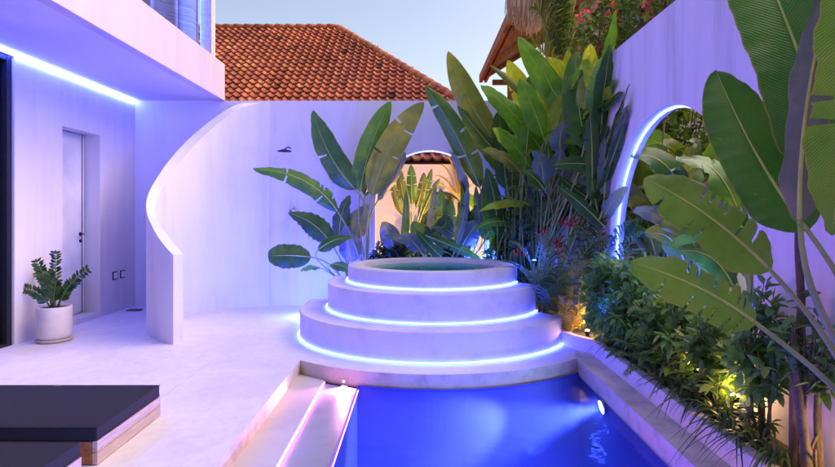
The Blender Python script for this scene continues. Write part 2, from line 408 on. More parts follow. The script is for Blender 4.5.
def leafq(mb, p, d, nrm, L, W, rnd, mi=0, droop=.2):
    """one small leaf, two quads folded on the midrib"""
    d = d.normalized(); s = d.cross(nrm)
    if s.length < 1e-3: s = d.cross(V((.3,.5,.8)))
    s.normalize(); nn = s.cross(d)
    a = p; b = p+d*L*.35+s*W*.5+nn*W*.12; c = p+d*L*.72+s*W*.38+nn*W*.05-V((0,0,droop*L*.4)); t = p+d*L-V((0,0,droop*L))
    b2 = p+d*L*.35-s*W*.5+nn*W*.12; c2 = p+d*L*.72-s*W*.38+nn*W*.05-V((0,0,droop*L*.4))
    mid = p+d*L*.55-nn*W*.06-V((0,0,droop*L*.25))
    u = (rnd, 0)
    mb.add([a, b, c, t, c2, b2, mid], [(0,1,2,6),(6,2,3),(0,6,4,5),(6,3,4)], mi, [u]*7, True)

def rv(r, s=1): return V((r.uniform(-1,1), r.uniform(-1,1), r.uniform(-1,1)))*s
def sph(r):
    z = r.uniform(-1,1); a = r.uniform(0, 6.283); q = math.sqrt(1-z*z)
    return V((q*math.cos(a), q*math.sin(a), z))

def shrub(name, label, cat, c, rad, nclump, nleaf, L, W, fm, seed, base=None, group=None, clipx=None, stem='greybark', flowers=None, stems=6, minz=.05):
    r = random.Random(seed)
    c = V(c); rad = V(rad); base = V(base) if base is not None else V((c.x, c.y, 0.02))
    t = thing(name, label, cat, base, group)
    fo = MB(); br = MB(); fl = MB(); tips = []
    for i in range(nclump):
        q = sph(r)*(r.random()**.4)
        # uneven outline
        k = 1+.35*noise.noise(q*2.3+V((seed,0,0)))
        p = V((c.x+q.x*rad.x*k, c.y+q.y*rad.y*k, c.z+q.z*rad.z*k))
        if clipx is not None and p.x > clipx: p.x = clipx-r.random()*.08
        if p.z < minz: p.z = minz+r.random()*.1
        tips.append((p, q))
    forks = [base+V((r.uniform(-.4,.4)*rad.x, r.uniform(-.4,.4)*rad.y, (c.z-base.z)*r.uniform(.3,.8))) for _ in range(stems)]
    for fk in forks:
        br.tube(crom([base+rv(r,.03), base.lerp(fk,.5)+rv(r,.04), fk], 4), [.012,.011,.010,.010,.009,.009,.008,.008,.008], 5)
    for (p, q) in tips:
        fk = min(forks, key=lambda f: (f-p).length)
        m_ = fk.lerp(p,.5)+rv(r,.04*rad.z)
        br.tube([fk, m_, p], [.006,.005,.002], 4)
        ax = (q*.7+V((0,0,.6))+rv(r,.35)).normalized()
        tone = r.random()
        for k in range(nleaf):
            d = (ax*.55+sph(r)).normalized()
            pp = p - ax*r.uniform(0, L*1.4) + d*L*.15
            if clipx is not None and pp.x+d.x*L > clipx: d.x = -abs(d.x)
            rnd = min(1, max(0, tone*.6+r.random()*.4))
            leafq(fo, pp, d, V((0,0,1))+rv(r,.5), L*r.uniform(.7,1.25), W*r.uniform(.75,1.2), rnd)
        if flowers and r.random() < flowers[1]:
            for k in range(14):
                d = sph(r); leafq(fl, p+ax*L*.6+sph(r)*flowers[2], d, sph(r), flowers[3], flowers[3]*.9, r.random())
    build(fo, 'foliage', F[fm], t); build(br, 'branches', M[stem], t)
    if flowers: build(fl, 'blossoms', F[flowers[0]], t)
    return t

def tuft(label, c, n, L, seed, group, lean=(0,0), w=.016, fm='grass', name='grass_tuft', cat='grass tuft'):
    r = random.Random(seed); t = thing(name, label, cat, c, group); mb = MB(); c = V(c)
    for i in range(n):
        a = r.uniform(0, 6.283); out_ = V((math.cos(a)+lean[0], math.sin(a)+lean[1], 0))
        l_ = L*r.uniform(.6,1.15); e = r.uniform(.35,1.0)
        p0 = c+V((math.cos(a),math.sin(a),0))*.02
        p1 = p0+out_*l_*.25*e+V((0,0,l_*.75)); p2 = p0+out_*l_*.95*e+V((0,0,l_*r.uniform(-.45,.3)))
        sd = V((-out_.y, out_.x, 0)).normalized(); vs = []; K = 7
        for k in range(K+1):
            q = bez([p0,p1,p2], k/K); ww = w*(1-(k/K)**2.2)*.5+.0006
            vs += [q-sd*ww, q+sd*ww]
        rn = r.random()
        mb.add(vs, [(2*k,2*k+1,2*k+3,2*k+2) for k in range(K)], 0, [(rn,0)]*len(vs), True)
    build(mb, 'blades', F[fm], t); return t

def frond(mb, pts, L, n=26, W=.018, seed=0, droop=.35, mi=0, rmi=1, rr=.006, up=V((0,0,1)), vee=.3):
    r = random.Random(seed)
    rp = [bez(pts, i/16) for i in range(17)]
    mb.tube(rp, [rr*(1-.8*i/16) for i in range(17)], 5, rmi)
    for i in range(n):
        t = .12+.87*i/n
        p = bez(pts, t); T = (bez(pts, min(1,t+.02))-bez(pts, max(0,t-.02))).normalized()
        sd = T.cross(up).normalized(); nn = sd.cross(T)
        l_ = L*math.sin(math.pi*min(.97, .15+t*.8))**.7*r.uniform(.85,1.1)
        for s in (-1,1):
            d = (sd*s*.85+T*(.45+.5*t)+nn*vee+rv(r,.08)).normalized()
            q1 = p+d*l_*.5; q2 = p+d*l_*.98-V((0,0,droop*l_))
            w_ = T*W*.5; rn = r.random()
            mb.add([p-w_*.5, p+w_*.5, q1+w_, q1-w_, q2], [(0,1,2,3),(3,2,4)], mi, [(rn,0)]*5, True)

# ------------------------------------------------------------------ ground, deck, pool
WX = 2.08; BY = 8.47; LX = -4.28
CT = V((.17, 6.8, 0))      # tub axis
CY = 6.7
arcR = 1.98; arcC = (.17, 6.83)
def arc(cx, cy, r, a0, a1, n): return [(cx+r*math.cos(R(a0+(a1-a0)*i/n)), cy+r*math.sin(R(a0+(a1-a0)*i/n))) for i in range(n+1)]
aL = 180+math.degrees(math.acos((.17+1.12)/arcR)); aR = 360-math.degrees(math.acos((1.53-.17)/arcR))
parc = arc(arcC[0], arcC[1], arcR, aL, aR, 48)     # left to right along the platform edge
pool = [(-1.12, .6)] + parc + [(1.53, .6)]         # starts near left
def fill_with_hole(outer, hole, z):
    bm = bmesh.new(); es = []
    for loop in (outer, hole):
        vs = [bm.verts.new((x,y,z)) for x,y in loop]
        es += [bm.edges.new((vs[i], vs[(i+1)%len(vs)])) for i in range(len(vs))]
    bmesh.ops.triangle_fill(bm, edges=es, use_beauty=True)
    for f in bm.faces:
        if f.normal.z < 0: f.normal_flip()
    bm.verts.index_update()
    return [v.co.copy() for v in bm.verts], [[v.index for v in f.verts] for f in bm.faces]
mb = MB(); vs, fs = fill_with_hole([(-8,-4),(1.76,-4),(1.76,5.60),(1.62,5.78),(1.50,6.3),(1.0,7.2),(.8,7.9),(.8,8.5),(-8,9)], pool, 0)
mb.add(vs, fs)
n = len(pool)
mb.add([(x,y,0) for x,y in pool]+[(x,y,-.15) for x,y in pool], [(i,n+i,n+(i+1)%n,(i+1)%n) for i in range(n)], 1)
struct(mb, 'deck', [M['deck'], M['coping']])
mb = MB(); mb.box(-8,-1.95,4.155,4.159,.0005,.0012); mb.box(-1.95,-1.945,4.157,6.4,.0005,.0012); mb.box(-4.27,-3.2,6.42,6.424,.0005,.0012)
struct(mb, 'deck_joints', M['coping'])
# far ground
mb = MB(); vs, fs = fill_with_hole([(-400,-400),(400,-400),(400,600),(-400,600)], [(-1.6,.2),(-1.6,6.1),(2.0,6.1),(2.0,.2)], -.03)
mb.add(vs, fs); struct(mb, 'ground', M['far_ground'])
# coping band along the right side of the pool and the platform
mb = MB()
mb.add([(1.53,.6,.004),(1.72,.6,.004),(1.72,5.53,.004),(1.60,5.70,.004),(1.53,5.46,.004)], [(0,1,2,3,4)])
struct(mb, 'coping', M['coping'])
# pool basin
mb = MB()
inner = [(-.53,.62)]+[p for p in arc(arcC[0], arcC[1], 2.02, 180+math.degrees(math.acos(.70/2.02)), aR-.2, 40)]+[(1.54,.62)]
k = len(inner)
mb.add([(x,y,-.118) for x,y in inner]+[(x,y,-1.25) for x,y in inner], [(i,k+i,k+(i+1)%k,(i+1)%k) for i in range(k)]+[tuple(range(k,2*k))])
struct(mb, 'pool', M['lining'])
mb = MB()   # two shallow shelves down the left side
def shelf(x0, x1, z, zb, mbb, xx):
    a = [(x0,.61)]+[(x, arcC[1]-math.sqrt(2.01**2-(x-arcC[0])**2)) for x in [x0+(x1-x0)*i/8 for i in range(9)]]+[(x1,.61)]
    mbb.prism(a, zb, z)
shelf(-1.13, -.85, -.120, -.6, mb, 0)
struct(mb, 'upper_pool_shelf', M['shelf'], bevel=.004)
mb = MB(); shelf(-.849, -.536, -.150, -.19, mb, 0)
struct(mb, 'lower_pool_shelf', M['shelf'], bevel=.004)
# water
mb = MB()
wp = [(-.848,.605)]+[(x, arcC[1]-math.sqrt(1.985**2-(x-arcC[0])**2)) for x in [-.848+(1.526+.848)*i/40 for i in range(41)]]+[(1.526,.605)]
mb.add([(-.848,.605,-.130),(-.5281,.605,-.130)]+[(x, arcC[1]-math.sqrt(1.985**2-(x-arcC[0])**2), -.130) for x in (-.5281,-.6,-.7,-.848)], [tuple(range(6))])
wp = [(-.528,.625)]+[(x, arcC[1]-math.sqrt(1.985**2-(x-arcC[0])**2)) for x in [-.528+(1.526+.528)*i/40 for i in range(41)]]+[(1.526,.625)]
k = len(wp)
mb.add([(x,y,-.130) for x,y in wp]+[(x,y,-1.245) for x,y in wp], [tuple(range(k)), tuple(range(2*k-1,k-1,-1))]+[(i,k+i,k+(i+1)%k,(i+1)%k) for i in range(k)])
for i in range(len(mb.f)-k-1, len(mb.f)): mb.m[i] = 1
m, nt, n_, l = nm('water_body'); t = N(nt, 'ShaderNodeBsdfTransparent'); out(nt, t.outputs[0]); M['water_body'] = m
for mm in (M['pool_water'], M['water_body']):
    nt = mm.node_tree; vs_ = nt.nodes.new('ShaderNodeVolumeScatter'); vs_.inputs['Color'].default_value = (.14,.17,1,1); vs_.inputs['Density'].default_value = .45; vs_.inputs['Anisotropy'].default_value = .2
    nt.links.new(vs_.outputs[0], [q for q in nt.nodes if q.type == 'OUTPUT_MATERIAL'][0].inputs['Volume'])
w_o = struct(mb, 'water', [M['pool_water'], M['water_body']])
bmw = bmesh.new(); bmw.from_mesh(w_o.data); bmesh.ops.recalc_face_normals(bmw, faces=bmw.faces)
for f_ in bmw.faces:
    if f_.calc_center_median().z > -.131 and f_.normal.z < 0: f_.normal_flip()
bmw.to_mesh(w_o.data)

# led strips: thin line lights
def led(label, pts, r, mat, cat='light strip', name='led_strip', group='blue light strips around the round steps'):
    mb = MB(); mb.tube(pts, r, 8); o = build(mb, name, M[mat], origin=pts[0]); return tag(o, label, cat, group)
led('thin pink light line along the edge of the dry upper pool shelf', [V((-.842,1,-.128)), V((-.842,5.05,-.128))], .0022, 'led_pink', group='pink light lines along the pool shelves')
led('thin pink light line along the edge of the submerged lower shelf beside deep blue water', [V((-.522,1,-.152)), V((-.522,4.90,-.152))], .0022, 'led_pink', group='pink light lines along the pool shelves')

# ------------------------------------------------------------------ round plunge tub on steps
tub = thing('plunge_tub', 'round white plunge tub on three curved steps ringed by blue light', 'plunge pool', (.17, CY, 0))
def tier(r, z0, z1, aend, name, back):
    a = arc(.17, CY, r, -180, aend, 64)
    poly = [(.17-r, CY+back)] + a + [(.95, 6.75), (.95, CY+back)]
    m_ = MB(); m_.prism(poly, z0, z1); build(m_, name, M['step'], tub, bevel=.012)
tier(1.55, 0.0, .301, -28.5, 'step', .45)
tier(1.235, .302, .603, -22, 'step', .40)
mb = MB(); mb.lathe([(1.0,.604),(1.0,.785),(.99,.795),(.83,.795),(.815,.785),(.815,.35)], .17, CY, 96); build(mb, 'rim', M['step'], tub)
mb = MB(); mb.lathe([(.814,.70),(.812,.36),(0.001,.355)], .17, CY, 64); build(mb, 'basin', M['tub_in'], tub)
w_ = MB(); w_.add([(.17+.813*math.cos(i/64*6.28318), CY+.813*math.sin(i/64*6.28318), .735) for i in range(64)], [tuple(range(64))])
build(w_, 'water_surface', M['tub_water'], tub)
for (r, z, aend, lab) in ((1.565, .018, -29.5, 'blue white light strip at the foot of the lowest round step, on the deck'),
                          (1.25, .319, -23, 'blue white light strip on the lowest round step, under the middle riser'),
                          (1.015, .621, -20, 'blue white light strip under the tub rim, topmost of the three')):
    led(lab, [V((x,y,z)) for x,y in arc(.17, CY, r, -186, aend, 60)], .0085, 'led')

# ------------------------------------------------------------------ walls
def arch_wall(name, label, axis, at, th, a0, a1, zt, ca, ra, zs, mat, arch_lab=None, rim=None):
    """wall with a round-headed opening. axis 'y': wall runs along y at x=at; axis 'x': runs along x at y=at"""
    bm = bmesh.new()
    prof = [(ca-ra,-.05)]+[(ca-ra*math.cos(math.pi*i/48), zs+ra*math.sin(math.pi*i/48)) for i in range(49)]+[(ca+ra,-.05)]
    outer = [(a0,-.05)]+prof+[(a1,-.05),(a1,zt),(a0,zt)]
    m_ = MB(); k = len(outer)
    def pt(a, z, off): return (at+off, a, z) if axis == 'y' else (a, at+off, z)
    bmf = bmesh.new(); vv = [bmf.verts.new((a,z,0)) for a,z in outer]
    es = [bmf.edges.new((vv[i], vv[(i+1)%k])) for i in range(k)]
    bmesh.ops.triangle_fill(bmf, edges=es, use_beauty=True); bmf.verts.index_update()
    tri = [[v.index for v in f.verts] for f in bmf.faces]; co = [(v.co.x, v.co.y) for v in bmf.verts]
    m_.add([pt(a,z,0) for a,z in co], tri); m_.add([pt(a,z,th) for a,z in co], [t[::-1] for t in tri])
    m_.add([pt(a,z,0) for a,z in outer]+[pt(a,z,th) for a,z in outer], [(i,(i+1)%k,k+(i+1)%k,k+i) for i in range(k)])
    o = build(m_, name, mat); tag(o, label, 'wall')
    bm2 = bmesh.new(); bm2.from_mesh(o.data); bmesh.ops.recalc_face_normals(bm2, faces=bm2.faces); bm2.to_mesh(o.data)
    return prof
pr = arch_wall('garden_wall', 'tall white right wall with a wide round arch rimmed in blue light', 'y', WX, .15, -4, 8.548, 3.12, 4.77, 1.30, 1.0, M['wall_r'])
led('blue white light strip inside the wide arch of the right wall', [V((WX+.075, a, z)) + V((0, (4.77-a)*.012 if z > 1 else (.012 if a < 4.77 else -.012), -.012 if z > 1 else 0)) for a, z in pr[::2] if z > -.1 and a > 4.2], .009, 'led', group='light strips on arches and ceiling')
CXB = .18; RB = .83
pb = arch_wall('back_wall', 'white back wall behind the tub with a round arch showing a second garden', 'x', BY, .14, -9, WX+.15, 3.10, CXB, RB, 1.52, M['wall'])
led('thin blue light strip inside the round arch of the back wall', [V((a+(CXB-a)*.014, BY+.07, z-.012)) for a, z in pb if z > 2.1], .003, 'led_deep', group='light strips on arches and ceiling')
# curved shower wall
mb = MB()
HT = [(101,3.098),(110,3.097),(121,3.06),(132,2.84),(144,2.60),(158,2.30),(170,2.04),(182,1.82),(195,1.63),(206,1.48),(220,1.30),(232,1.14),(244,.955)]
HT[0] = (101, 3.098)
def hz(a):
    # smooth through the samples (two passes of averaging the piecewise line)
    def lin(x):
        x = min(244, max(101, x))
        for i in range(len(HT)-1):
            if HT[i][0] <= x <= HT[i+1][0]:
                return HT[i][1]+(HT[i+1][1]-HT[i][1])*(x-HT[i][0])/(HT[i+1][0]-HT[i][0])
        return HT[-1][1]
    if a > 243.9: return HT[-1][1]
    w = min(11, 244-a+.01)
    return sum(lin(a+w*k/12)*(13-abs(k)) for k in range(-12, 13))/169.0
K = 90; vs = []
for i in range(K+1):
    a = 101+(244-101)*i/K; z = hz(a)
    for rr in (1.25, 1.345+.035*max(0, min(1, (a-222)/18))+.07*max(0, min(1, (185-a)/60))):
        x = -2.0+rr*math.cos(R(a)); y = 7.2+rr*math.sin(R(a))
        zz = z-(.085*max(0, min(1, (228-a)/40))*max(0, min(1, (a-101)/14)) if rr == 1.25 else 0)
        vs += [(x,y,-.02), (x,y,zz)]
fs = []
for i in range(K):
    b = i*4; c = b+4
    fs += [(b,b+1,c+1,c), (b+2,c+2,c+3,b+3), (b+1,b+3,c+3,c+1)]
fs += [(0,2,3,1), (K*4,K*4+1,K*4+3,K*4+2)]
mb.add(vs, fs)
for i, f in enumerate(mb.f): mb.sm[i] = (i % 3 != 2) and i < K*3
cw = build(mb, 'curved_wall', M['wall'], origin=(-2,7.2,0)); tag(cw, 'curved white shower wall whose top sweeps down in an arc to a low end', 'wall')
e = cw.modifiers.new('split', 'EDGE_SPLIT'); e.split_angle = R(50)
# left house: wall with door recess, soffit, fascia
house = thing('house', 'white house on the left with a deep overhang and a recessed door', 'house', (LX,7,0))
mb = MB()
D0, D1, DH, DZ = 6.74, 7.54, 2.45, .07
mb.box(LX-.3, LX, 5.94, D0, -.02, 3.10); mb.box(LX-.3, LX, D1, BY, -.02, 3.10)
mb.box(LX-.3, LX, D0, D1, DH, 3.10); mb.box(LX-.3, LX, D0, D1, -.02, DZ)
mb.box(LX-.3, LX-.235, D0, D1, DZ, DH)
mb.box(LX-.3, LX, -4, -1, -.02, 3.10); mb.box(LX-.3, LX, -1, 5.94, 3.06, 3.10)
build(mb, 'wall', M['wall'], house)
mb = MB(); mb.box(LX-.235, LX-.205, D0+.02, D1-.02, DZ+.01, DH-.012)
dr = build(mb, 'door', M['door'], house, bevel=.003)
mb = MB(); mb.box(LX-.204, LX-.198, D0+.02, D0+.03, DZ+.01, DH-.012); mb.box(LX-.204, LX-.196, D1-.075, D1-.068, DZ+.01, DH-.012); build(mb, 'door_seam', M['frame'], dr)
mb = MB(); hy = D1-.11
mb.tube([(LX-.205,hy,1.03),(LX-.190,hy,1.03)], .022, 12); build(mb, 'door_lock', M['black'], dr); mb = MB()
mb.tube([(LX-.205,hy,1.12),(LX-.15,hy,1.12)], .010, 8); mb.tube([(LX-.15,hy+.005,1.12),(LX-.15,hy-.10,1.12)], .009, 8)
mb.tube([(LX-.205,hy,1.12),(LX-.195,hy,1.12)], .026, 12)
build(mb, 'door_handle', M['black'], dr)
# sliding glass door
gd = thing('sliding_door', 'dark framed full height sliding glass door at the left edge', 'glass door', (LX,5.9,0))
mb = MB()
for (y0, y1, xo) in ((5.86,5.93,0), (5.70,5.77,-.05), (4.3,4.4,0), (2.6,2.7,-.05), (1,1.1,0), (-1,-.9,0)): mb.box(LX-.12+xo*.5, LX-.02+xo, y0, y1, .0, 3.055)
mb.box(LX-.13, LX-.025, -1, 5.93, 0, .03); mb.box(LX-.13, LX-.025, -1, 5.93, 3.0, 3.055)
build(mb, 'door_frame', M['frame'], gd, bevel=.004)
mb = MB(); mb.box(LX-.09, LX-.08, -.9, 5.86, .03, 3.0); build(mb, 'glass_pane', M['glass'], gd)
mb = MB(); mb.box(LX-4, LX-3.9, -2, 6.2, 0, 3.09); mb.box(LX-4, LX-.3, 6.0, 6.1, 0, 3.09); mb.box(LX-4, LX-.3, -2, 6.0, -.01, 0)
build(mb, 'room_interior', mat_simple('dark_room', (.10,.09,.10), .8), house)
# slab: soffit, fascia, upper storey
mb = MB(); mb.box(-9, -2.92, -4, BY-.002, 3.10, 3.20); sf = build(mb, 'soffit', M['soffit'], house)
mb = MB(); mb.box(-3.02, -2.90, -4, BY-.06, 3.085, 3.635); build(mb, 'fascia', M['fascia'], house, bevel=.006)
mb = MB(); mb.box(-9, -3.02, -4, BY-.06, 3.20, 3.60); build(mb, 'upper_floor', M['soffit'], house)
mb = MB(); mb.box(-3.10, -3.02, BY-.20, BY-.12, 3.60, 7.0); mb.box(-3.16, -2.99, BY-.36, BY-.29, 3.60, 7.0)
build(mb, 'corner_post', M['cream_post'], house, bevel=.005)
mb = MB(); mb.box(-9, -3.0, -4, BY-.1, 6.6, 6.9); mb.box(-9, -8.8, -4, BY-.1, 3.6, 6.6); mb.box(-9, -3.3, BY-.12, BY-.06, 3.6, 6.6)
build(mb, 'upper_wall', M['soffit'], house)
win = thing('bamboo_blind', 'wavy bamboo blind hanging upstairs above the fascia, lit blue', 'blind', (-3.07,7,3.6))
mb = MB(); nn = 520; vs = []
for i in range(nn+1):
    y = 1.0+(BY-.4-1.0)*i/nn; x = -3.20+.10*math.sin(y*9.0)+.02*math.sin(y*23)
    vs += [(x,y,3.61), (x,y,6.6)]
mb.add(vs, [(2*i,2*i+2,2*i+3,2*i+1) for i in range(nn)], smooth=True)
build(mb, 'curtain', M['curtain'], win)
for y_, l_ in ((8.03,'upright blue light strip behind the bamboo blind at its far end'),(7.15,'upright blue light strip behind the middle of the bamboo blind'),(6.2,'upright blue light strip behind the near part of the bamboo blind')):
    led(l_, [V((-3.40,y_,3.63)), V((-3.40,y_,6.4))], .03, 'led_blind', group='upright light strips behind the blind')
led('long blue white light strip where the left wall meets the ceiling', [V((LX+.022,-2,3.078)), V((LX+.022,BY-.03,3.078))], .019, 'led_white', group='light strips on arches and ceiling')
# wall sockets, drain
for i, y in enumerate((7.90, 8.10)):
    s_ = thing('wall_socket', ['double wall socket on the left wall, nearer the recessed door', 'double wall socket on the left wall, nearer the back corner'][i], 'socket', (LX,y,.5), 'sockets on the left wall')
    mb = MB(); mb.box(LX+.001, LX+.012, y-.06, y+.06, .46, .575); build(mb, 'plate', M['frame'], s_, bevel=.002)
    mb = MB(); mb.box(LX+.012, LX+.018, y-.045, y+.045, .475, .56); build(mb, 'cover', M['door'], s_, bevel=.002)
dg = thing('floor_drain', 'small dark drain grate on the floor by the back left corner', 'drain', (-4.05,8.1,.003))
mb = MB(); mb.box(-4.17,-3.97,7.98,8.10,.003,.010); build(mb, 'tray', M['black'], dg)
mb = MB(); [mb.box(-4.16,-3.98,7.985+.02*i,7.993+.02*i,.010,.016) for i in range(6)]; build(mb, 'grate', M['chrome'], dg)
# shower head and tap
p0 = P(288,152,BY-.02); sh = thing('wall_shower', 'small dark shower head on a short arm on the back wall', 'shower', (p0.x, BY, p0.z))
mb = MB(); mb.tube([(p0.x+.03,BY,p0.z+.06),(p0.x+.03,BY-.10,p0.z+.065),(p0.x+.01,BY-.2,p0.z+.04),(p0.x,BY-.24,p0.z)], .010, 8); build(mb, 'arm', M['black'], sh)
mb = MB(); mb.lathe([(.015,p0.z+.02),(.10,p0.z-.005),(.105,p0.z-.02),(.001,p0.z-.022)], p0.x, BY-.24, 24); build(mb, 'rose', M['black'], sh)
p0 = P(293,212,BY-.02); sh = thing('shower_tap', 'round chrome shower tap on the back wall below the shower head', 'tap', (p0.x, BY, p0.z))
mb = MB(); mb.tube([(p0.x,BY,p0.z),(p0.x,BY-.02,p0.z)], .06, 20); build(mb, 'plate', M['chrome'], sh, bevel=.003)
mb = MB(); mb.tube([(p0.x,BY-.02,p0.z),(p0.x,BY-.07,p0.z)], .028, 14); mb.tube([(p0.x,BY-.05,p0.z),(p0.x+.02,BY-.09,p0.z+.06)], .009, 8); build(mb, 'lever', M['chrome'], sh)

# planter kerb and bed soil
mb = MB()
ker = [(1.42,6.25),(1.585,5.76),(1.72,5.54),(1.72,-2)]; kin = [(1.50,6.28),(1.655,5.80),(1.80,5.57),(1.80,-2)]
poly = ker+kin[::-1]; mb.prism(poly, 0, .14)
tag(build(mb, 'planter_kerb', M['wall_r'], bevel=.006), 'low white kerb edging the planting bed beside the pool', 'kerb')
mb = MB(); mb.add([(1.801,-2,.09),(2.079,-2,.09),(2.079,8.54,.09),(.9,8.54,.09),(.96,7.3,.09),(1.51,6.3,.09),(1.66,5.8,.09),(1.801,5.56,.09)], [tuple(range(8))])
struct(mb, 'planting_bed', M['soil'])
mb = MB(); mb.add([(-1.5,7.9,.05),(.9,7.9,.05),(.9,8.54,.05),(-1.5,8.54,.05)], [(0,1,2,3)]); mb.box(-1.5,.9,7.86,7.9,0,.08)
struct(mb, 'back_planting_bed', M['soil'])

# ------------------------------------------------------------------ daybeds
def daybed(x1, y0, y1, label):
    t = thing('daybed', label, 'daybed', (x1-.95, (y0+y1)/2, 0), 'black cushioned daybeds')
    x0 = x1-1.9
    mb = MB(); mb.box(x0, x1-.03, y0, y0+.03, .005, .13); mb.box(x0, x1-.03, y1-.03, y1, .005, .13); mb.box(x0+.03, x1-.035, y0+.03, y1-.03, .09, .12)
    build(mb, 'frame', M['wood'], t, bevel=.003)
    mb = MB(); mb.box(x1-.028, x1, y0, y1, .072, .134); mb.box(x1-.028, x1, y0, y1, .006, .069); build(mb, 'end_board', M['wood_lit_side'], t, bevel=.002)
    mb = MB(); nx, ny = 30, 14; vs = []
    def cz(i, j):
        q = min(i, nx-i)/2.5; w = min(j, ny-j)/2.5; e = min(1, q)*min(1, w)
        return .212+.004*e+.003*noise.noise(V((i*.4, j*.5, y0)))
    X0, X1, Y0, Y1 = x0+.005, x1-.004, y0+.002, y1-.002
    for i in range(nx+1):
        for j in range(ny+1): vs.append((X0+(X1-X0)*i/nx, Y0+(Y1-Y0)*j/ny, cz(i,j)))
    fs = [(i*(ny+1)+j, (i+1)*(ny+1)+j, (i+1)*(ny+1)+j+1, i*(ny+1)+j+1) for i in range(nx) for j in range(ny)]
    mb.add(vs, fs, smooth=True)
    bd = [i*(ny+1) for i in range(nx+1)]+[nx*(ny+1)+j for j in range(1,ny+1)]+[i*(ny+1)+ny for i in range(nx-1,-1,-1)]+[j for j in range(ny-1,0,-1)]
    base = len(mb.v); k = len(bd)
    ex = []
    for q, b in enumerate(bd):
        x, y, z = vs[b]; mx, my = (X0+X1)/2, (Y0+Y1)/2
        sx = 1 if x > mx else -1
        ex.append((x, y, .14))
    fs2 = [(bd[i], base+i, base+(i+1)%k, bd[(i+1)%k]) for i in range(k)]
    mb.v += ex; mb.f += [list(f) for f in fs2]; mb.m += [0]*k; mb.uv += [None]*k; mb.sm += [False]*k
    mb.f.append([base+i for i in range(k)][::-1]); mb.m.append(0); mb.uv.append(None); mb.sm.append(False)
    build(mb, 'cushion', M['cushion'], t, bevel=.008)
    cu = bpy.data.objects[[o_.name for o_ in bpy.data.objects if o_.parent == t and o_.name.startswith('cushion')][0]]
    mb = MB()
    for zz_ in (.2115, .143): mb.tube([(X0,Y0,zz_),(X1,Y0,zz_),(X1+.0005,Y0+.001,zz_),(X1,Y1,zz_),(X1-.001,Y1,zz_),(X0,Y1,zz_)], .0028, 6)
    build(mb, 'piping', M['cushion'], cu)
    return t
daybed(-1.775, 3.10, 3.86, 'low black cushioned daybed with wooden base, nearest the pot plant, shown almost whole')
daybed(-1.745, 2.15, 2.905, 'low black cushioned daybed cut off by the bottom left corner')

# ------------------------------------------------------------------ pot plant (left)
pp = thing('potted_plant', 'dark green feathery leaved plant in a white cylinder pot by the left wall', 'potted plant', (-3.98,6.10,0))
cx, cy = -3.98, 6.13
mb = MB(); mb.lathe([(.001,.035),(.145,.035),(.165,.05),(.172,.10),(.172,.375),(.168,.382),(.155,.382),(.152,.36),(.001,.355)], cx, cy, 40); build(mb, 'pot', M['pot'], pp)
mb = MB(); mb.lathe([(.001,.001),(.16,.001),(.178,.02),(.178,.032),(.17,.034),(.001,.0345)], cx, cy, 40); build(mb, 'saucer', M['saucer'], pp)
mb = MB(); mb.lathe([(.152,.362),(.001,.368)], cx, cy, 24); build(mb, 'potting_soil', M['soil'], pp)
r = random.Random(5)
for (dx, dz, dy, cv) in ((-.16,.42,0,.06),(-.30,.22,-.05,.05),(.36,.40,-.02,-.05),(-.02,.58,.05,-.04),(-.12,.50,-.1,.02),(.10,.30,-.12,-.02),(-.24,.36,.1,.05),(.16,.26,.1,0),(.02,.38,-.12,.03)):
    mb = MB(); b = V((cx+dx*.12, cy+dy*.2, .36)); tp = V((cx+dx, cy+dy, .37+dz)); md = b.lerp(tp,.5)+V((-dx*.25,0,.05))
    mb.tube([bez([b,md,tp], i/8) for i in range(9)], [.010-.0008*i for i in range(9)], 6, 1)
    for i in range(13):
        t = .22+.78*i/12; p = bez([b,md,tp], t); T = (bez([b,md,tp],min(1,t+.05))-bez([b,md,tp],t-.05)).normalized()
        sd = T.cross(V((.2,-1,.2))).normalized()
        for s in (-1,1):
            leafq(mb, p, (sd*s+T*.7+rv(r,.15)), V((.1,-1,.4))+rv(r,.2), .10*(1-.3*t)*r.uniform(.85,1.15), .038*(1-.2*t), r.random(), 0, .05)
    leafq(mb, tp, T, V((0,-1,.3)), .05, .03, .9)
    build(mb, 'stem', [F['zz'], M['stalk_dark']], pp)

# ------------------------------------------------------------------ big leaves
def plant(name, label, cat, base, leaves, group=None):
    """leaves: dict(base,mid,tip as points, w, mat, prof, n, tears, pet=True)"""
    base = V(base); t = thing(name, label, cat, base, group)
    for i, L in enumerate(leaves):
        mb = MB(); pts = L['pts']; nrm = L.get('n', V((0,-1,.25)))
        blade(mb, pts, L['w'], nrm, L.get('prof','banana'), L.get('fold',.18), L.get('wave',.03), L.get('tears',()), L.get('nl',36), 5, L.get('rib',.009), seed=i*7+hash_(label), serr=L.get('serr',0))
        build(mb, 'leaf', [LEAF[L['mat']], M['rib']], t)
        if L.get('pet', True):
            mb = MB(); b = V(L.get('root', base+V((rng.uniform(-.06,.06), rng.uniform(-.06,.06), 0))))
            q0 = V(pts[0]); T = (bez(pts,.03)-q0).normalized(); ln = (q0-b).length
            ctrl = [b, b+V((0,0,ln*.45))*L.get('up',.7)+(q0-b)*.15, q0-T*ln*.3, q0+T*.02]
            pr_ = L.get('pr', .014); mb.tube([bez(ctrl, k/14) for k in range(15)], [pr_*(1.5-.85*k/14) for k in range(15)], 8)
            build(mb, 'stalk', M[L.get('stalk','stalk')], t)
    return t
def hash_(s): return sum(ord(c)*(i+1) for i, c in enumerate(s)) % 997
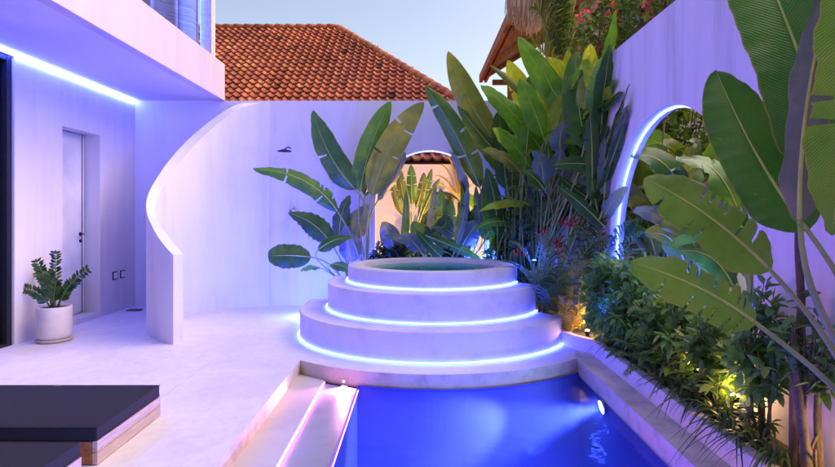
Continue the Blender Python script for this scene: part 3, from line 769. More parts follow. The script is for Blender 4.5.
def lf(b, tp, d0, d1, wpx, mat, bow=(0,0), dm=None, **kw):
    """leaf from base pixel to tip pixel at depths d0,d1; bow shifts the middle"""
    if 4 < d0 < 8.6:
        cl = lambda u, d: min(d, 2.02*560/(u-418)) if u > 430 else d
        d0, d1 = cl(b[0], d0), cl(tp[0], d1)
        dm = min(dm or 99, (d0+d1)/2)
    dm = dm or (d0+d1)/2
    mid = P((b[0]+tp[0])/2+bow[0]*2, (b[1]+tp[1])/2+bow[1]*2, dm)
    return dict(pts=[P(b[0],b[1],d0), mid, P(tp[0],tp[1],d1)], w=wpx/560*dm, mat=mat, **kw)

# foreground giant leaves
nb = V((1.93, 2.25, .1))
fl = [
 lf((771,271),(644,178), 2.35,2.55, 66,'near_olive', (3,-7), 2.4, n=V((-.15,-1,.55)), tears=(.2,.30,.42,.47,.55,.62,.8), wave=.02, fold=.12, rib=.009, nl=50, pr=.013),
 lf((757,324),(630,262), 2.2,2.4, 60,'near_olive', (4,-6), 2.25, n=V((-.1,-1,.75)), tears=(.12,.2,.28,.38,.5,.6,.72), wave=.025, fold=.15, rib=.009, nl=50, pr=.013),
 lf((808,231),(716,70), 2.2,2.5, 74,'near', (-4,6), 2.35, n=V((-.25,-1,.15)), tears=(), wave=.015, fold=.08, rib=.010, nl=50, pr=.013),
 lf((842,188),(735,-95), 2.15,2.4, 96,'near', (6,-4), 2.25, n=V((-.1,-1,.05)), wave=.015, fold=.10, rib=.012, nl=50, pr=.014),
 lf((800,225),(850,-70), 1.98,2.1, 46,'under', (-14,0), 2.0, n=V((-.9,-.6,.1)), wave=.07, fold=.3, rib=.010, nl=50, pr=.014),
 lf((868,-60),(832,236), 1.7,1.75, 88,'near_olive', (-1,0), 1.72, n=V((.25,-1,.1)), tears=(.55,.6), wave=.03, fold=.12, rib=.012, nl=50, pet=False),
]
for L in fl: L['prof'] = 'broad'
for L in fl[:5]: L['root'] = nb+V((rng.uniform(-.05,.05), rng.uniform(-.08,.08), 0))
fl[4]['up'] = .9
plant('giant_strelitzia', 'giant banana like plant with huge split leaves filling the right foreground', 'strelitzia', nb, fl[:5])
nb2 = V((2.0, 1.7, .1)); fl[5]['pet'] = False
plant('giant_strelitzia', 'yellow green hanging leaf cut off by the right edge of the photo', 'strelitzia', nb2, [fl[5]])
o = bpy.data.objects[-1]
# its stalk
par = [x for x in bpy.data.objects if x.get('label','').startswith('yellow green hanging')][0]
mb = MB(); q = P(868,-60,1.7); mb.tube([bez([nb2, nb2+V((0,0,1.4)), q+V((.1,0,.45)), q], i/16) for i in range(17)], [.028-.0012*i for i in range(17)], 8); build(mb, 'stalk', M['stalk'], par)

# left clump behind the tub
D = 8.0
plant('strelitzia', 'clump of tall paddle leaves behind the left side of the tub', 'strelitzia', (-.72, 8.05, .05), [
 lf((356,190),(313,110),D,7.7,29,'dark',(-5,4),n=V((-.3,-1,.2)),tears=(.5,)),
 lf((360,192),(391,101),D,7.8,27,'mid',(-4,-2),n=V((.4,-1,.1))),
 lf((372,196),(424,102),7.9,7.5,31,'olive',(-6,-4),n=V((.25,-1,.2)),tears=(.4,.7)),
 lf((365,196),(394,128),8.1,8.0,24,'dark',(-3,0),n=V((.8,-.6,.2))),
 lf((338,212),(253,169),7.8,7.3,22,'mid',(8,-10),n=V((.1,-1,.6)),tears=(.15,.25,.33,.7),fold=.35),
 lf((378,200),(406,152),8.1,8.2,18,'blue',(3,-2),n=V((.9,-.6,.1))),
])
plant('elephant_ear', 'elephant ear plant with scalloped dark leaves against the back wall', 'elephant ear', (-.95, 8.15, .05), [
 lf((330,242),(288,213),8.0,7.8,27,'dark',(3,-4),n=V((-.1,-1,.4)),prof='ovate',serr=.12),
 lf((311,257),(268,256),7.8,7.6,29,'dark',(0,-1),n=V((-.1,-1,.35)),prof='round',serr=.05),
 lf((340,240),(350,195),8.1,8.1,26,'dark',(-4,0),n=V((-.5,-1,.1)),prof='ovate',serr=.1),
 lf((318,250),(352,238),7.9,7.8,18,'mid',(0,-4),n=V((0,-1,.8)),prof='ovate'),
 lf((330,264),(360,278),7.8,7.6,16,'dark',(0,-4),n=V((0,-.6,1)),prof='ovate'),
 lf((320,268),(300,272),7.8,7.6,12,'dark',(0,-3),n=V((0,-.6,1)),prof='lance'),
 lf((350,240),(368,205),8.1,8.1,26,'blue',(0,-2),n=V((.2,-1,.1)),prof='ovate'),
 lf((352,262),(345,225),8.0,8.0,26,'blue',(0,-2),n=V((-.2,-1,.1)),prof='ovate'),
])
# right-middle clumps
plant('strelitzia', 'two tall dark paddle leaves leaning left in front of the back wall arch', 'strelitzia', (.62, 8.2, .05), [
 lf((492,137),(448,51),8.0,7.7,28,'olive',(-2,4),n=V((-.3,-1,.1))),
 lf((480,188),(425,86),7.9,7.5,26,'dark',(3,-3),n=V((-.5,-1,.2)),tears=(.3,.5,.8),fold=.4),
 lf((466,196),(450,150),8.0,7.8,16,'blue',(0,0),n=V((-.9,-.6,.1)),fold=.4),
])
plant('banana_plant', 'banana plant with bright green broad leaves left of centre in the tall cluster', 'banana plant', (1.05, 7.9, .05), [
 lf((545,155),(480,85),7.6,7.3,26,'bright',(2,-5),n=V((-.1,-1,.5))),
 lf((580,127),(518,36),7.7,7.5,28,'bright',(-2,0),n=V((-.5,-1,.2))),
 lf((533,106),(490,65),7.9,7.8,11,'olive',(2,-3),n=V((-.1,-1,.6)),fold=.5),
 lf((548,130),(508,60),7.9,8.1,26,'lime',(-4,0),n=V((-.6,-1,.2)),tears=(.4,.6)),
 lf((555,150),(530,75),7.9,8.0,30,'mid',(-3,0),n=V((-.3,-1,.2)),tears=(.5,)),
 lf((522,175),(482,150),7.5,7.2,20,'olive',(2,-6),n=V((0,-1,.8))),
 lf((530,168),(492,128),7.6,7.4,22,'bright',(2,-4),n=V((-.1,-1,.6))),
 lf((530,204),(478,212),7.3,6.95,15,'lime',(0,-5),n=V((0,-1,.9)),prof='lance'),
 lf((512,224),(472,232),7.3,7.1,14,'mid',(0,-6),n=V((0,-1,.9)),prof='lance'),
 lf((508,190),(500,140),7.9,7.9,22,'dark',(0,0),n=V((-.2,-1,.1))),
 lf((492,225),(486,175),8.1,8.0,18,'dark',(0,0),n=V((.3,-1,.1))),
 lf((510,150),(540,100),8.0,8.0,30,'dark',(0,0),n=V((.2,-1,.1))),
])
plant('banana_plant', 'banana plant with upright dark leaves against the far end of the right wall', 'banana plant', (1.70, 6.9, .05), [
 lf((588,150),(576,50),7.6,7.6,34,'mid',(-4,0),n=V((-.1,-1,.1))),
 lf((600,90),(616,10),7.7,7.7,17,'bright',(2,0),n=V((.4,-1,.1))),
 lf((601,140),(611,44),7.5,7.4,24,'dark',(-2,0),n=V((.3,-1,.1))),
 lf((606,163),(630,84),7.2,7.0,13,'dark',(-1,-2),n=V((.5,-1,.1)),prof='lance'),
 lf((598,168),(602,97),7.2,7.2,13,'dark',(-2,0),n=V((0,-1,.2)),prof='lance'),
 lf((608,160),(627,108),7.1,6.9,17,'blue',(2,2),n=V((-.4,-1,.3)),prof='lance'),
 lf((575,110),(548,58),7.9,8.0,34,'lime',(-2,0),n=V((-.1,-1,.2)),tears=(.4,.7,.8)),
 lf((570,120),(590,60),7.9,7.9,30,'mid',(2,0),n=V((.2,-1,.2))),
 lf((578,170),(560,105),7.6,7.5,28,'dark',(0,0),n=V((-.1,-1,.2))),
 lf((604,190),(596,140),7.2,7.2,20,'dark',(0,0),n=V((.2,-1,.1))),
])
plant('canna_lily', 'slim stalked lily with pale bluish leaves in the middle of the tall cluster', 'canna lily', (1.42, 6.7, .08), [
 lf((561,152),(566,121),6.9,6.8,22,'blue',(-3,0),n=V((-.1,-1,.2)),prof='ovate',pr=.007),
 lf((556,170),(562,148),6.9,6.8,16,'blue',(0,0),n=V((-.1,-1,.2)),prof='ovate',pr=.007),
 lf((543,182),(535,150),6.9,6.7,24,'blue',(3,0),n=V((-.2,-1,.3)),prof='ovate',pr=.007),
 lf((572,184),(593,174),6.8,6.7,13,'blue',(0,-3),n=V((0,-1,.7)),prof='ovate',pr=.006),
 lf((588,205),(608,200),6.8,6.6,22,'dark',(0,-6),n=V((0,-1,.7)),prof='ovate',pr=.006),
 lf((575,215),(588,195),6.9,6.8,18,'blue',(0,-2),n=V((.1,-1,.2)),prof='ovate',pr=.006),
 lf((545,190),(520,170),6.9,6.8,16,'mid',(0,-4),n=V((-.1,-1,.6)),prof='lance',pr=.006),
 lf((550,175),(548,140),7.0,7.0,12,'mid',(0,0),prof='lance',pr=.006),
 lf((580,170),(585,140),7.0,7.0,12,'dark',(0,0),prof='lance',pr=.006),
])
rf_ = random.Random(19)
def filler(label, cx, cy, us, vs, mats, nlv, seed, wr=(14,26)):
    r2 = random.Random(seed); L = []
    for i in range(nlv):
        u = r2.uniform(*us); v = r2.uniform(*vs); d = cy+r2.uniform(-.25,.25); ln = r2.uniform(38,75); an = r2.gauss(0,.55)
        u1 = u+math.sin(an)*ln; v1 = v-math.cos(an)*ln
        if u1 > 628: u1 = 628
        L.append(lf((u,v),(u1,v1),d,d-.15,r2.uniform(*wr),r2.choice(mats),(r2.uniform(-3,3),r2.uniform(-3,1)),n=V((math.sin(an)*-.6+r2.uniform(-.5,.5),-1,r2.uniform(.05,.7))),tears=(.4,.6) if r2.random()<.4 else (),nl=22,pr=.009))
    plant('banana_plant', label, 'banana plant', (cx,cy,.05), L)
filler('crowded broad leaved plant filling the gap between the tall leaves, left half', .98, 8.15, (498,560), (150,235), ['dark','mid','dark','bright','olive'], 15, 3)
filler('crowded broad leaved plant filling the gap between the tall leaves, right half', 1.6, 7.95, (545,596), (135,215), ['dark','mid','bright','dark','lime'], 15, 4)
filler('low broad leaved plant between the tub and the cane clump', 1.15, 7.6, (490,560), (215,262), ['dark','dark','mid','blue'], 12, 5, (10,18))
filler('dark leaved plant pressed against the right wall just left of the glowing arch', 1.85, 6.35, (588,606), (150,235), ['dark','mid','blue','dark'], 14, 6, (12,20))
filler('bright leaved plant crowning the tall cluster above the wall top', 1.5, 7.3, (535,600), (95,150), ['bright','lime','mid','lime','bright'], 12, 8, (18,28))
# cane thicket
cn = thing('cane_clump', 'clump of thin bare green canes rising behind the red flowers', 'cane clump', (1.4,7.3,.09)); mb = MB(); r = random.Random(9)
for i in range(46):
    a = V((1.35+r.gauss(0,.17), 7.25+r.uniform(-.25,.3), .09)); b = a+V((r.gauss(0,.16), r.uniform(-.1,.1), r.uniform(1.1,1.9)))
    if b.x > 2.0: b.x = 2.0
    mb.tube([a, a.lerp(b,.5)+rv(r,.04), b], [.010,.008,.005], 5)
    for k in range(2):
        p = a.lerp(b, r.uniform(.5,1)); d = (V((r.uniform(-1,.8), r.uniform(-1,.2), r.uniform(.0,1)))).normalized()
        leafq(mb, p, d, V((0,-.5,1)), r.uniform(.18,.32), r.uniform(.04,.07), r.random(), 1, .3)
build(mb, 'canes', [M['stalk_dark'], F['dark']], cn)

# red heliconia
hel = thing('red_heliconia', 'heliconia with zigzag red and orange flower bracts right of the tub', 'heliconia', (1.5,6.75,.09)); r = random.Random(21)
for (u, v, l_, col, dr) in ((548,232,1,'red',-.5),(541,238,1.1,'red',.3),(558,220,.9,'red',.6),(563,240,1,'red',-.3),(552,246,.9,'red',.5),(566,222,.8,'red',.8),(525,250,.8,'red',-.6),(558,252,.8,'red',.2)):
    mb = MB(); tp = P(u, v, 6.55); st = V((1.45+r.uniform(-.1,.1), 6.75, .09)); path = [bez([st, st+V((0,0,.7)), tp+V((0,0,.05)), tp], i/10) for i in range(11)]
    mb.tube(path, .006, 5, 1); d = V((dr, -.2, -.15)).normalized()
    for k in range(6):
        p = tp+d*k*.028; s = 1 if k % 2 else -1
        leafq(mb, p, (d*.6+V((0,-.2,.9*s))), V((0,-1,0)), .10*l_*(1-.08*k), .026, r.random(), 0, 0)
        leafq(mb, p, (d*.6+V((0,-.2,.9*s))), V((1,0,0)), .10*l_*(1-.08*k), .02, r.random(), 0, 0)
    build(mb, 'flower_spike', [F['red'], M['stalk_dark']], hel)
mb = MB()
for i in range(26):
    a = V((1.45+r.uniform(-.2,.3), 6.8+r.uniform(-.1,.2), .09)); b = a+V((r.uniform(-.45,.35), r.uniform(-.45,.1), r.uniform(.35,.8)))
    if b.x > 2.0: b.x = 2.0
    blade(mb, [a.lerp(b,.35), a.lerp(b,.7)+V((0,0,.12)), b+V((r.uniform(-.15,.1),-.05,-.02))], .06, V((0,-.7,.8))+rv(r,.3), 'lance', nl=10, ns=5, rib=.003, seed=i)
build(mb, 'leaves', [LEAF['dark'], M['stalk_dark']], hel)

# areca palms
def palm(name, label, cat, base, fronds, fm, L=.2, W=.016, n=26, group=None, seed=3, rr=.006, trunk=None, droop=.3, stalkm='stalk'):
    base = V(base); t = thing(name, label, cat, base, group); r = random.Random(seed)
    for i, (a, b) in enumerate(fronds):
        mb = MB(); a = V(a); b = V(b); mid = a.lerp(b,.55)+V((0,0,(b-a).length*.35))
        frond(mb, [a, mid, b], L*r.uniform(.85,1.15), n, W, i+seed, droop, rr=rr)
        build(mb, 'frond', [F[fm], M[stalkm]], t)
    if trunk:
        mb = MB(); mb.tube(*trunk, 10); build(mb, 'trunk', M['bark'], t)
    return t
b = V((1.55,6.35,.09))
palm('areca_palm', 'small feathery palm arching over the right end of the steps', 'palm', b,
 [(b, P(u,v,d)) for u,v,d in ((505,262,6.3),(512,243,6.4),(528,272,6.0),(540,236,6.2),(600,240,5.9),(590,262,5.8),(560,272,5.8),(545,290,5.9),(580,228,6.2),(570,300,5.8))], 'palm', .26, .030, 22)
b = V((1.92,6.25,.09))
palm('areca_palm', 'feathery blue lit palm standing at the foot of the glowing arch', 'palm', b,
 [(b, P(u,v,d)) for u,v,d in ((585,205,6.5),(600,222,6.1),(612,238,5.9),(632,222,5.9),(648,232,5.7),(640,250,5.6),(580,235,6.2),(655,215,5.9))], 'palm', .26, .030, 20, seed=8)
b = V((1.62,6.0,.09))
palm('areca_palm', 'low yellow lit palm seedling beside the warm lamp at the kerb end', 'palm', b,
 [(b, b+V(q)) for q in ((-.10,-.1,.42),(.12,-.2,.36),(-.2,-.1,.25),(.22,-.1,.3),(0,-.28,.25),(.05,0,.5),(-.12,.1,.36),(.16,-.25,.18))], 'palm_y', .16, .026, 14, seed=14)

# shrubs of the long bed
shrub('shrub', 'dense blue lit shrub of small leaves at the far end of the long bed', 'shrub', (1.86,5.42,.58), (.28,.38,.46), 130, 16, .095, .042, 'shrub', 1, clipx=2.06)
shrub('shrub', 'rounded dark green shrub in front of the glowing arch base', 'shrub', (1.92,4.95,.56), (.26,.36,.44), 130, 16, .095, .042, 'shrub', 2, clipx=2.2)
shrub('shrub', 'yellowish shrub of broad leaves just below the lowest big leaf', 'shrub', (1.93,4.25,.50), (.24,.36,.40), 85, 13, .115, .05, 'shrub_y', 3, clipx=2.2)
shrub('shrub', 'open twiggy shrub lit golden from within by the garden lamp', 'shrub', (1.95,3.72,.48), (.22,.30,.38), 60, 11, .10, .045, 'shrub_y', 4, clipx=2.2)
shrub('shrub', 'sparse leggy shrub showing purple wall between its stems', 'shrub', (1.95,3.18,.66), (.18,.26,.30), 48, 10, .095, .046, 'shrub', 5, clipx=2.06, stems=8)
shrub('shrub', 'glossy leaved shrub by the dark trunk near the right edge', 'shrub', (1.93,2.75,.72), (.16,.22,.26), 30, 9, .08, .042, 'shrub', 6, clipx=2.06, stems=5)
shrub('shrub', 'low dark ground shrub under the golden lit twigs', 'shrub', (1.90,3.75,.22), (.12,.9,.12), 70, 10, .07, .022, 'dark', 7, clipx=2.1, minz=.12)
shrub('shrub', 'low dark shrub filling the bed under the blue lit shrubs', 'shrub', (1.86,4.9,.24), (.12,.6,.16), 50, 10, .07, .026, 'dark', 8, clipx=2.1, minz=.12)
b = V((1.82,4.35,.16))
palm('fern', 'spreading light green fern leaning over the planter kerb', 'fern', b,
 [(b, b+V((math.cos(a)*.26-.06, math.sin(a)*.30, .12+.1*math.sin(a*3)))) for a in [i*.62 for i in range(10)]], 'palm', .09, .016, 20, seed=31, rr=.004)
TL = ['spidery grass tuft nearest the warm lamp at the far kerb end','thin grass tuft beside the fern, far side','arching grass tuft just in front of the fern','dark grass tuft spilling over the middle of the kerb','grass tuft with long blades reaching down the kerb face',
 'thick grass tuft under the golden lit shrub','wide grass tuft hanging over the kerb before the bare stems','grass tuft at the foot of the leggy shrub','nearest grass tuft at the bottom edge of the photo']
for i, y in enumerate((5.2,4.72,4.1,3.86,3.62,3.40,3.2,3.0,2.82)):
    tuft(TL[i], (1.81+.02*(i%2), y, .12), (14,16,26,30,34,36,34,32,24)[i], (.20,.22,.25,.28,.30,.31,.31,.30,.28)[i], 40+i, 'grass tufts along the planter kerb', (-.38,-.2))
# stems by the right edge
st = thing('tree', 'dark leaning trunk with peeling grey stems against the right wall', 'tree', (1.95,2.85,.09))
mb = MB(); mb.tube(crom([(1.96,2.92,.06),(1.95,2.90,.5),(1.97,2.88,.9),(1.93,2.84,1.3),(1.97,2.82,1.7)],6), [.024-.0004*i for i in range(25)], 10); build(mb, 'trunk', M['bark'], st)
mb = MB(); mb.tube(crom([(1.90,2.72,.06),(1.89,2.74,.3),(1.87,2.76,.55),(1.88,2.8,.8)],6), [.028-.0008*i for i in range(19)], 10); build(mb, 'stem', M['greybark'], st)
mb = MB(); mb.tube(crom([(2.0,2.78,.06),(1.99,2.79,.4),(2.02,2.8,.7)],6), [.018]*13, 10); build(mb, 'stem', M['greybark'], st)

# low plants behind the tub, in front of the back arch
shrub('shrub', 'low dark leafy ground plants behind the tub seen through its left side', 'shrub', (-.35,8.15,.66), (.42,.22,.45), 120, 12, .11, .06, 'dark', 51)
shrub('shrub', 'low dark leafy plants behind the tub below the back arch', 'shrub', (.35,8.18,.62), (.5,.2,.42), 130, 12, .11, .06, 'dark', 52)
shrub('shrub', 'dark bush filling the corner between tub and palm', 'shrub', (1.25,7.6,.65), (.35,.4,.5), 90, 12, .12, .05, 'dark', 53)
plant('elephant_ear', 'elephant ear with broad blue lit leaves rising behind the centre of the tub', 'elephant ear', (.35,8.25,.05), [
 lf((428,248),(412,222),8.0,7.9,24,'dark',(0,-2),n=V((-.3,-1,.2)),prof='ovate'),
 lf((440,245),(448,215),8.0,7.9,26,'dark',(0,-2),n=V((.2,-1,.2)),prof='ovate'),
 lf((462,246),(480,222),8.0,7.9,24,'blue',(0,-3),n=V((.3,-1,.4)),prof='ovate'),
 lf((470,250),(462,205),8.1,8.0,26,'dark',(0,-3),n=V((0,-1,.2)),prof='ovate'),
 lf((420,250),(400,235),7.9,7.8,18,'blue',(0,-3),n=V((-.2,-1,.7)),prof='ovate'),
 lf((455,236),(430,228),8.0,7.9,14,'blue',(0,-4),n=V((0,-1,1)),prof='ovate'),
 lf((485,240),(500,215),7.9,7.8,24,'dark',(0,-3),n=V((.2,-1,.3)),prof='ovate'),
 lf((395,250),(382,222),8.0,7.9,22,'blue',(0,-3),n=V((-.1,-1,.3)),prof='ovate'),
])

filler('pointed dark leaves crowding behind the rear rim of the tub', .3, 8.1, (395,520), (235,262), ['dark','blue','dark','mid'], 22, 12, (7,13))
lamp_later = [('small blue lamp hidden in the plants right behind the tub', (.2,8.1,.58), 70)]
# ------------------------------------------------------------------ garden beyond the right arch
r = random.Random(77)
def rand_leaf(cx, cy, base, hmin, hmax, spread, wm, mats, prof='banana'):
    a = r.uniform(0, 6.283); h = r.uniform(hmin, hmax); L_ = r.uniform(.6,1.1)
    d = V((math.cos(a), math.sin(a), 0))
    b_ = V((cx,cy,h*.62))+d*spread*.35; m_ = b_+d*L_*.25+V((0,0,L_*.55)); t_ = b_+d*L_*.75*spread*2+V((0,0,L_*.45))
    return dict(pts=[b_, m_, t_], w=r.uniform(.8,1.2)*wm, mat=r.choice(mats), prof=prof, n=V((-.8,-.9,.5))+rv(r,.5), tears=(.5,.7) if r.random() < .4 else (), nl=20)
labs = ['broad leaved banana plant seen through the left part of the right arch', 'broad leaved banana plant seen through the top of the right arch', 'broad leaved banana plant filling the right part of the right arch', 'dark broad leaved plant deep in the garden beyond the right arch','tall broad leaved plant behind the neighbouring pool beyond the arch']
labs += ['large leaved plant close behind the far foot of the right arch','large leaved plant close behind the middle of the right arch']
for i, (x, y, h) in enumerate(((2.75,6.3,2.2),(3.4,6.9,2.9),(3.1,5.2,2.2),(4.2,8.6,3.2),(6.3,11.5,3.6),(2.6,6.9,2.6),(2.95,5.9,2.5))):
    plant('banana_plant', labs[i], 'banana plant', (x,y,0), [rand_leaf(x,y,0,h*.5,h*1.1,.5,.30,['dark','mid','dark','olive','blue']) for _ in range(17)], group='plants beyond the right arch')
shrub('shrub', 'bushy dark plants at the foot of the garden beyond the right arch', 'shrub', (2.9,5.9,.5), (.5,1.0,.5), 150, 11, .13, .06, 'dark', 61, base=(2.9,5.9,0))
shrub('tree', 'leafy dark tree filling the garden beyond the right arch', 'tree', (4.4,9.4,2.3), (1.7,1.2,1.8), 420, 13, .17, .09, 'tree', 63, base=(4.6,10.2,0), stems=8)
shrub('shrub', 'dark hedge at the back of the garden beyond the right arch', 'shrub', (6,12.5,1.1), (3,1.2,1.3), 260, 12, .26, .13, 'dark', 62, base=(6,12.5,0))
nt_ = thing('neighbour_pool', 'second round tub with teal water seen through the right arch', 'plunge pool', (4.9,9.0,0))
mb = MB(); mb.lathe([(1.15,0),(1.15,.70),(.98,.70),(.98,.4),(.001,.39)], 4.9, 9.0, 48); build(mb, 'basin', M['step'], nt_)
mb = MB(); mb.add([(4.9+.975*math.cos(i/48*6.28318), 9+.975*math.sin(i/48*6.28318), .66) for i in range(48)], [tuple(range(48))])
build(mb, 'water_surface', mat_simple('teal_water', (.02,.38,.42), .08), nt_)

# ------------------------------------------------------------------ garden beyond the back arch
mb = MB(); mb.box(-12, 7, 12.4, 12.55, -.03, 2.48); tag(build(mb, 'far_wall', M['cream']), 'cream wall of the second garden seen through the back arch', 'wall')
mb = MB(); mb.add([(-3,8.7,-.02),(4.5,8.7,-.02),(4.5,12.39,-.02),(-3,12.39,-.02)], [(0,1,2,3)]); struct(mb, 'far_paving', M['coping'])
rr_ = random.Random(4)
fx = V(((412-418)/560*10.6, 10.6, 0))
plant('travellers_palm', 'fan shaped plant lit from below in the second garden, left in the back arch', 'travellers palm', fx,
 [dict(pts=[P(u0,v0,10.6), P((u0+u1)/2+bx,(v0+v1)/2,10.5), P(u1,v1,10.4)], w=w_/560*10.5, mat=mt, n=V((-.2,-1,.1)), nl=16, rib=.008, pr=.014, tears=(.5,.7)) for (u0,v0,u1,v1,bx,w_,mt) in
  ((408,212,400,168,-4,12,'olive'),(412,205,411,164,0,12,'mid'),(416,208,424,172,3,11,'olive'),(420,212,432,168,0,9,'mid'),(422,215,440,178,-2,9,'olive'),(404,216,392,180,-3,10,'olive'))])
b = P(460,202,10.9); fy = [(b+rv(rr_,.02), P(u,v,10.9)) for u,v in ((441,165),(448,158),(455,156),(462,158),(469,163),(474,172),(436,176),(452,170),(466,172),(480,182),(432,186))]
palm('yellow_palm', 'slender palm with orange trunk and golden upright fronds, right in the back arch', 'palm', (b.x,10.9,0), fy, 'palm_y', .17, .022, 36, trunk=([(b.x,10.9,0),(b.x+.01,10.9,.8),(b.x,10.9,b.z)], [.07,.06,.05]), droop=.1, stalkm='stalk')
shrub('shrub', 'rounded green bush in the second garden between its two palms', 'shrub', (.55,11.6,.75), (.6,.35,.65), 90, 12, .16, .09, 'shrub', 71)
shrub('shrub', 'low leafy border plants at the foot of the second garden', 'shrub', (.25,10.1,.35), (.9,.3,.32), 90, 12, .14, .07, 'shrub_y', 72)
ma = thing('arched_mirror', 'round topped dark mirror on the cream wall of the second garden', 'mirror', (.52,12.39,0))
mb = MB(); pf = [(.52-.5,.3)]+[(.52-.5*math.cos(math.pi*i/24), 1.35+.5*math.sin(math.pi*i/24)) for i in range(25)]+[(.52+.5,.3)]
k = len(pf); mb.add([(x,12.37,z) for x,z in pf]+[(x,12.398,z) for x,z in pf], [tuple(range(k))]+[(i,(i+1)%k,k+(i+1)%k,k+i) for i in range(k)]); build(mb, 'mirror_glass', mat_simple('mirror', (.5,.55,.55), .03, 1), ma)
mb = MB(); mb.tube([(x,12.37,z) for x,z in pf], .02, 6); build(mb, 'frame', M['frame'], ma)

# ------------------------------------------------------------------ big tiled roof
rf = thing('tiled_house', 'house behind the back wall with a broad orange clay tiled hip roof', 'house', (-6,15,0))
EY, EZ, RY, RZ = 12.8, 2.566, 20.1, 8.03; rxe = -2.87
rn = random.Random(2)
def roof_face(org, ux, up, U, Lh, trim_l, trim_r, mb, seed):
    """tile courses: ux along the eave, up the slope; trims give the left/right limits at height s"""
    r = random.Random(seed); TW, TL_ = .235, .30
    nrm = ux.cross(up).normalized(); rows = int(Lh/TL_)+1
    for j in range(rows):
        s0 = j*TL_; s1 = min(Lh, s0+TL_*1.15)
        if s0 >= Lh: break
        l0 = trim_l(s0); r0 = trim_r(s0); nt = int((r0-l0)/TW)+2; ks = math.floor(l0/TW)
        for i in range(nt):
            x0 = (ks+i)*TW; x1 = x0+TW
            if x0 < l0-.08 or x1 > r0+.08: continue
            rnd = min(1, max(0, r.gauss(.52,.2))); jit = r.uniform(-.006,.006); off = r.uniform(-.008,.008)
            prof = [(0,.060),(.12,.050),(.22,.008),(.5,0),(.74,.010),(.84,.060),(.93,.080),(1.0,.070),(1.03,.03)]
            vs = []
            for (a, h) in prof:
                for (s, lift) in ((s0+off,.075),(s1+off,0)):
                    sk = (j % 1)
                    vs.append(org+ux*(x0+a*TW)+up*s+nrm*(h*.9+lift+jit))
            k = len(prof)
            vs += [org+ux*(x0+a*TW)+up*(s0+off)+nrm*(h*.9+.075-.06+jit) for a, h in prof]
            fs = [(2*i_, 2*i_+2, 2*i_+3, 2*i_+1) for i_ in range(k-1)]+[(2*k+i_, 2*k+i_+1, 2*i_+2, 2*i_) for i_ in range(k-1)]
            mb.add(vs, fs, 0, [(rnd,0)]*(2*k)+[(0,0)]*k, False)  # front lips coloured dark: painted shadow in the gaps between courses
mb = MB(); up = V((0, RY-EY, RZ-EZ)); Lh = up.length; up.normalize()
ddx = 6.1
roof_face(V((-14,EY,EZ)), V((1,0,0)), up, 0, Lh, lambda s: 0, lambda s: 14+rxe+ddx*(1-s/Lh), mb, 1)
# under-sheet
mb.add([(-14,EY,EZ-.02),(rxe+ddx,EY,EZ-.02),(rxe,RY,RZ-.02),(-14,RY,RZ-.02)], [(0,1,2,3)], 0, [(.02,0)]*4)
mb.add([(rxe+ddx,EY,EZ-.02),(rxe+ddx,RY+7,EZ-.02),(rxe,RY,RZ-.02)], [(0,1,2)], 0, [(.3,0)]*3)
mb.add([(-14,RY,RZ-.02),(rxe,RY,RZ-.02),(rxe+ddx,RY+7,EZ-.02),(-14,RY+7,EZ-.02)], [(0,1,2,3)], 0, [(.3,0)]*4)
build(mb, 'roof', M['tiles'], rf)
mb = MB()
def ridge(a, b):
    a = V(a); b = V(b); n_ = int((b-a).length/.36); d = (b-a)/n_
    for i in range(n_):
        q = rn.uniform(.5,.9); mb.tube([a+d*i, a+d*(i+1.12)], [.135,.11], 10, 0, q)
ridge((-14,RY,RZ+.03),(rxe,RY,RZ+.03)); ridge((rxe+ddx,EY,EZ+.03),(rxe,RY,RZ+.03))
build(mb, 'ridge_tiles', M['tiles'], rf)
mb = MB(); mb.box(-13.5, rxe+ddx-.5, EY+.5, RY+6, -.02, EZ-.03); build(mb, 'wall', M['cream'], rf)

# ------------------------------------------------------------------ open hut, white building, palm, bougainvillea
hut = thing('thatched_hut', 'tall open wooden hut with thatched roof behind the planting', 'hut', (4.5,15,0))
X0, Z0, sl = 2.0, 5.72, .62
mb = MB()
def slab(x0, x1, y0, y1, dz0, dz1, mi=0):
    z = lambda x: Z0+(x-X0)*sl
    mb.add([(x0,y0,z(x0)+dz0),(x1,y0,z(x1)+dz0),(x1,y1,z(x1)+dz0),(x0,y1,z(x0)+dz0),(x0,y0,z(x0)+dz1),(x1,y0,z(x1)+dz1),(x1,y1,z(x1)+dz1),(x0,y1,z(x0)+dz1)],
           [(0,3,2,1),(4,5,6,7),(0,1,5,4),(1,2,6,5),(2,3,7,6),(3,0,4,7)], mi)
for i in range(14): slab(2.02+i*.33, 2.02+i*.33+.315, 11.2, 17.9, 0, .03)
build(mb, 'roof_boards', M['hutwood'], hut)
mb = MB()
for y in (11.4, 12.9, 14.4, 15.9, 17.7): slab(2.0, 6.6, y, y+.10, -.16, -.003)
mb.box(1.96, 2.06, 11.2, 17.95, Z0-.14, Z0+.10); mb.box(2.12, 2.20, 11.2, 17.95, Z0-.14, Z0+.06)
mb.box(2.35, 6.6, 17.6, 17.75, 5.45, 5.6)
build(mb, 'rafters', M['hutwood'], hut)
mb = MB()
for (x, y) in ((2.85,17.2),(3.6,14.2),(3.6,17.3),(6.3,17.2)): mb.tube([(x,y,0),(x,y,5.9)], .11, 10)
build(mb, 'posts', M['hutwood'], hut)
mb = MB(); mb.box(3.9, 6.6, 17.0, 17.1, 0, 8.2); mb.box(4.0,4.1,12.5,17,0,3.9); build(mb, 'back_wall', mat_simple('dark_red_wood', (.10,.03,.02), .8), hut)
mb = MB(); rh = random.Random(6)
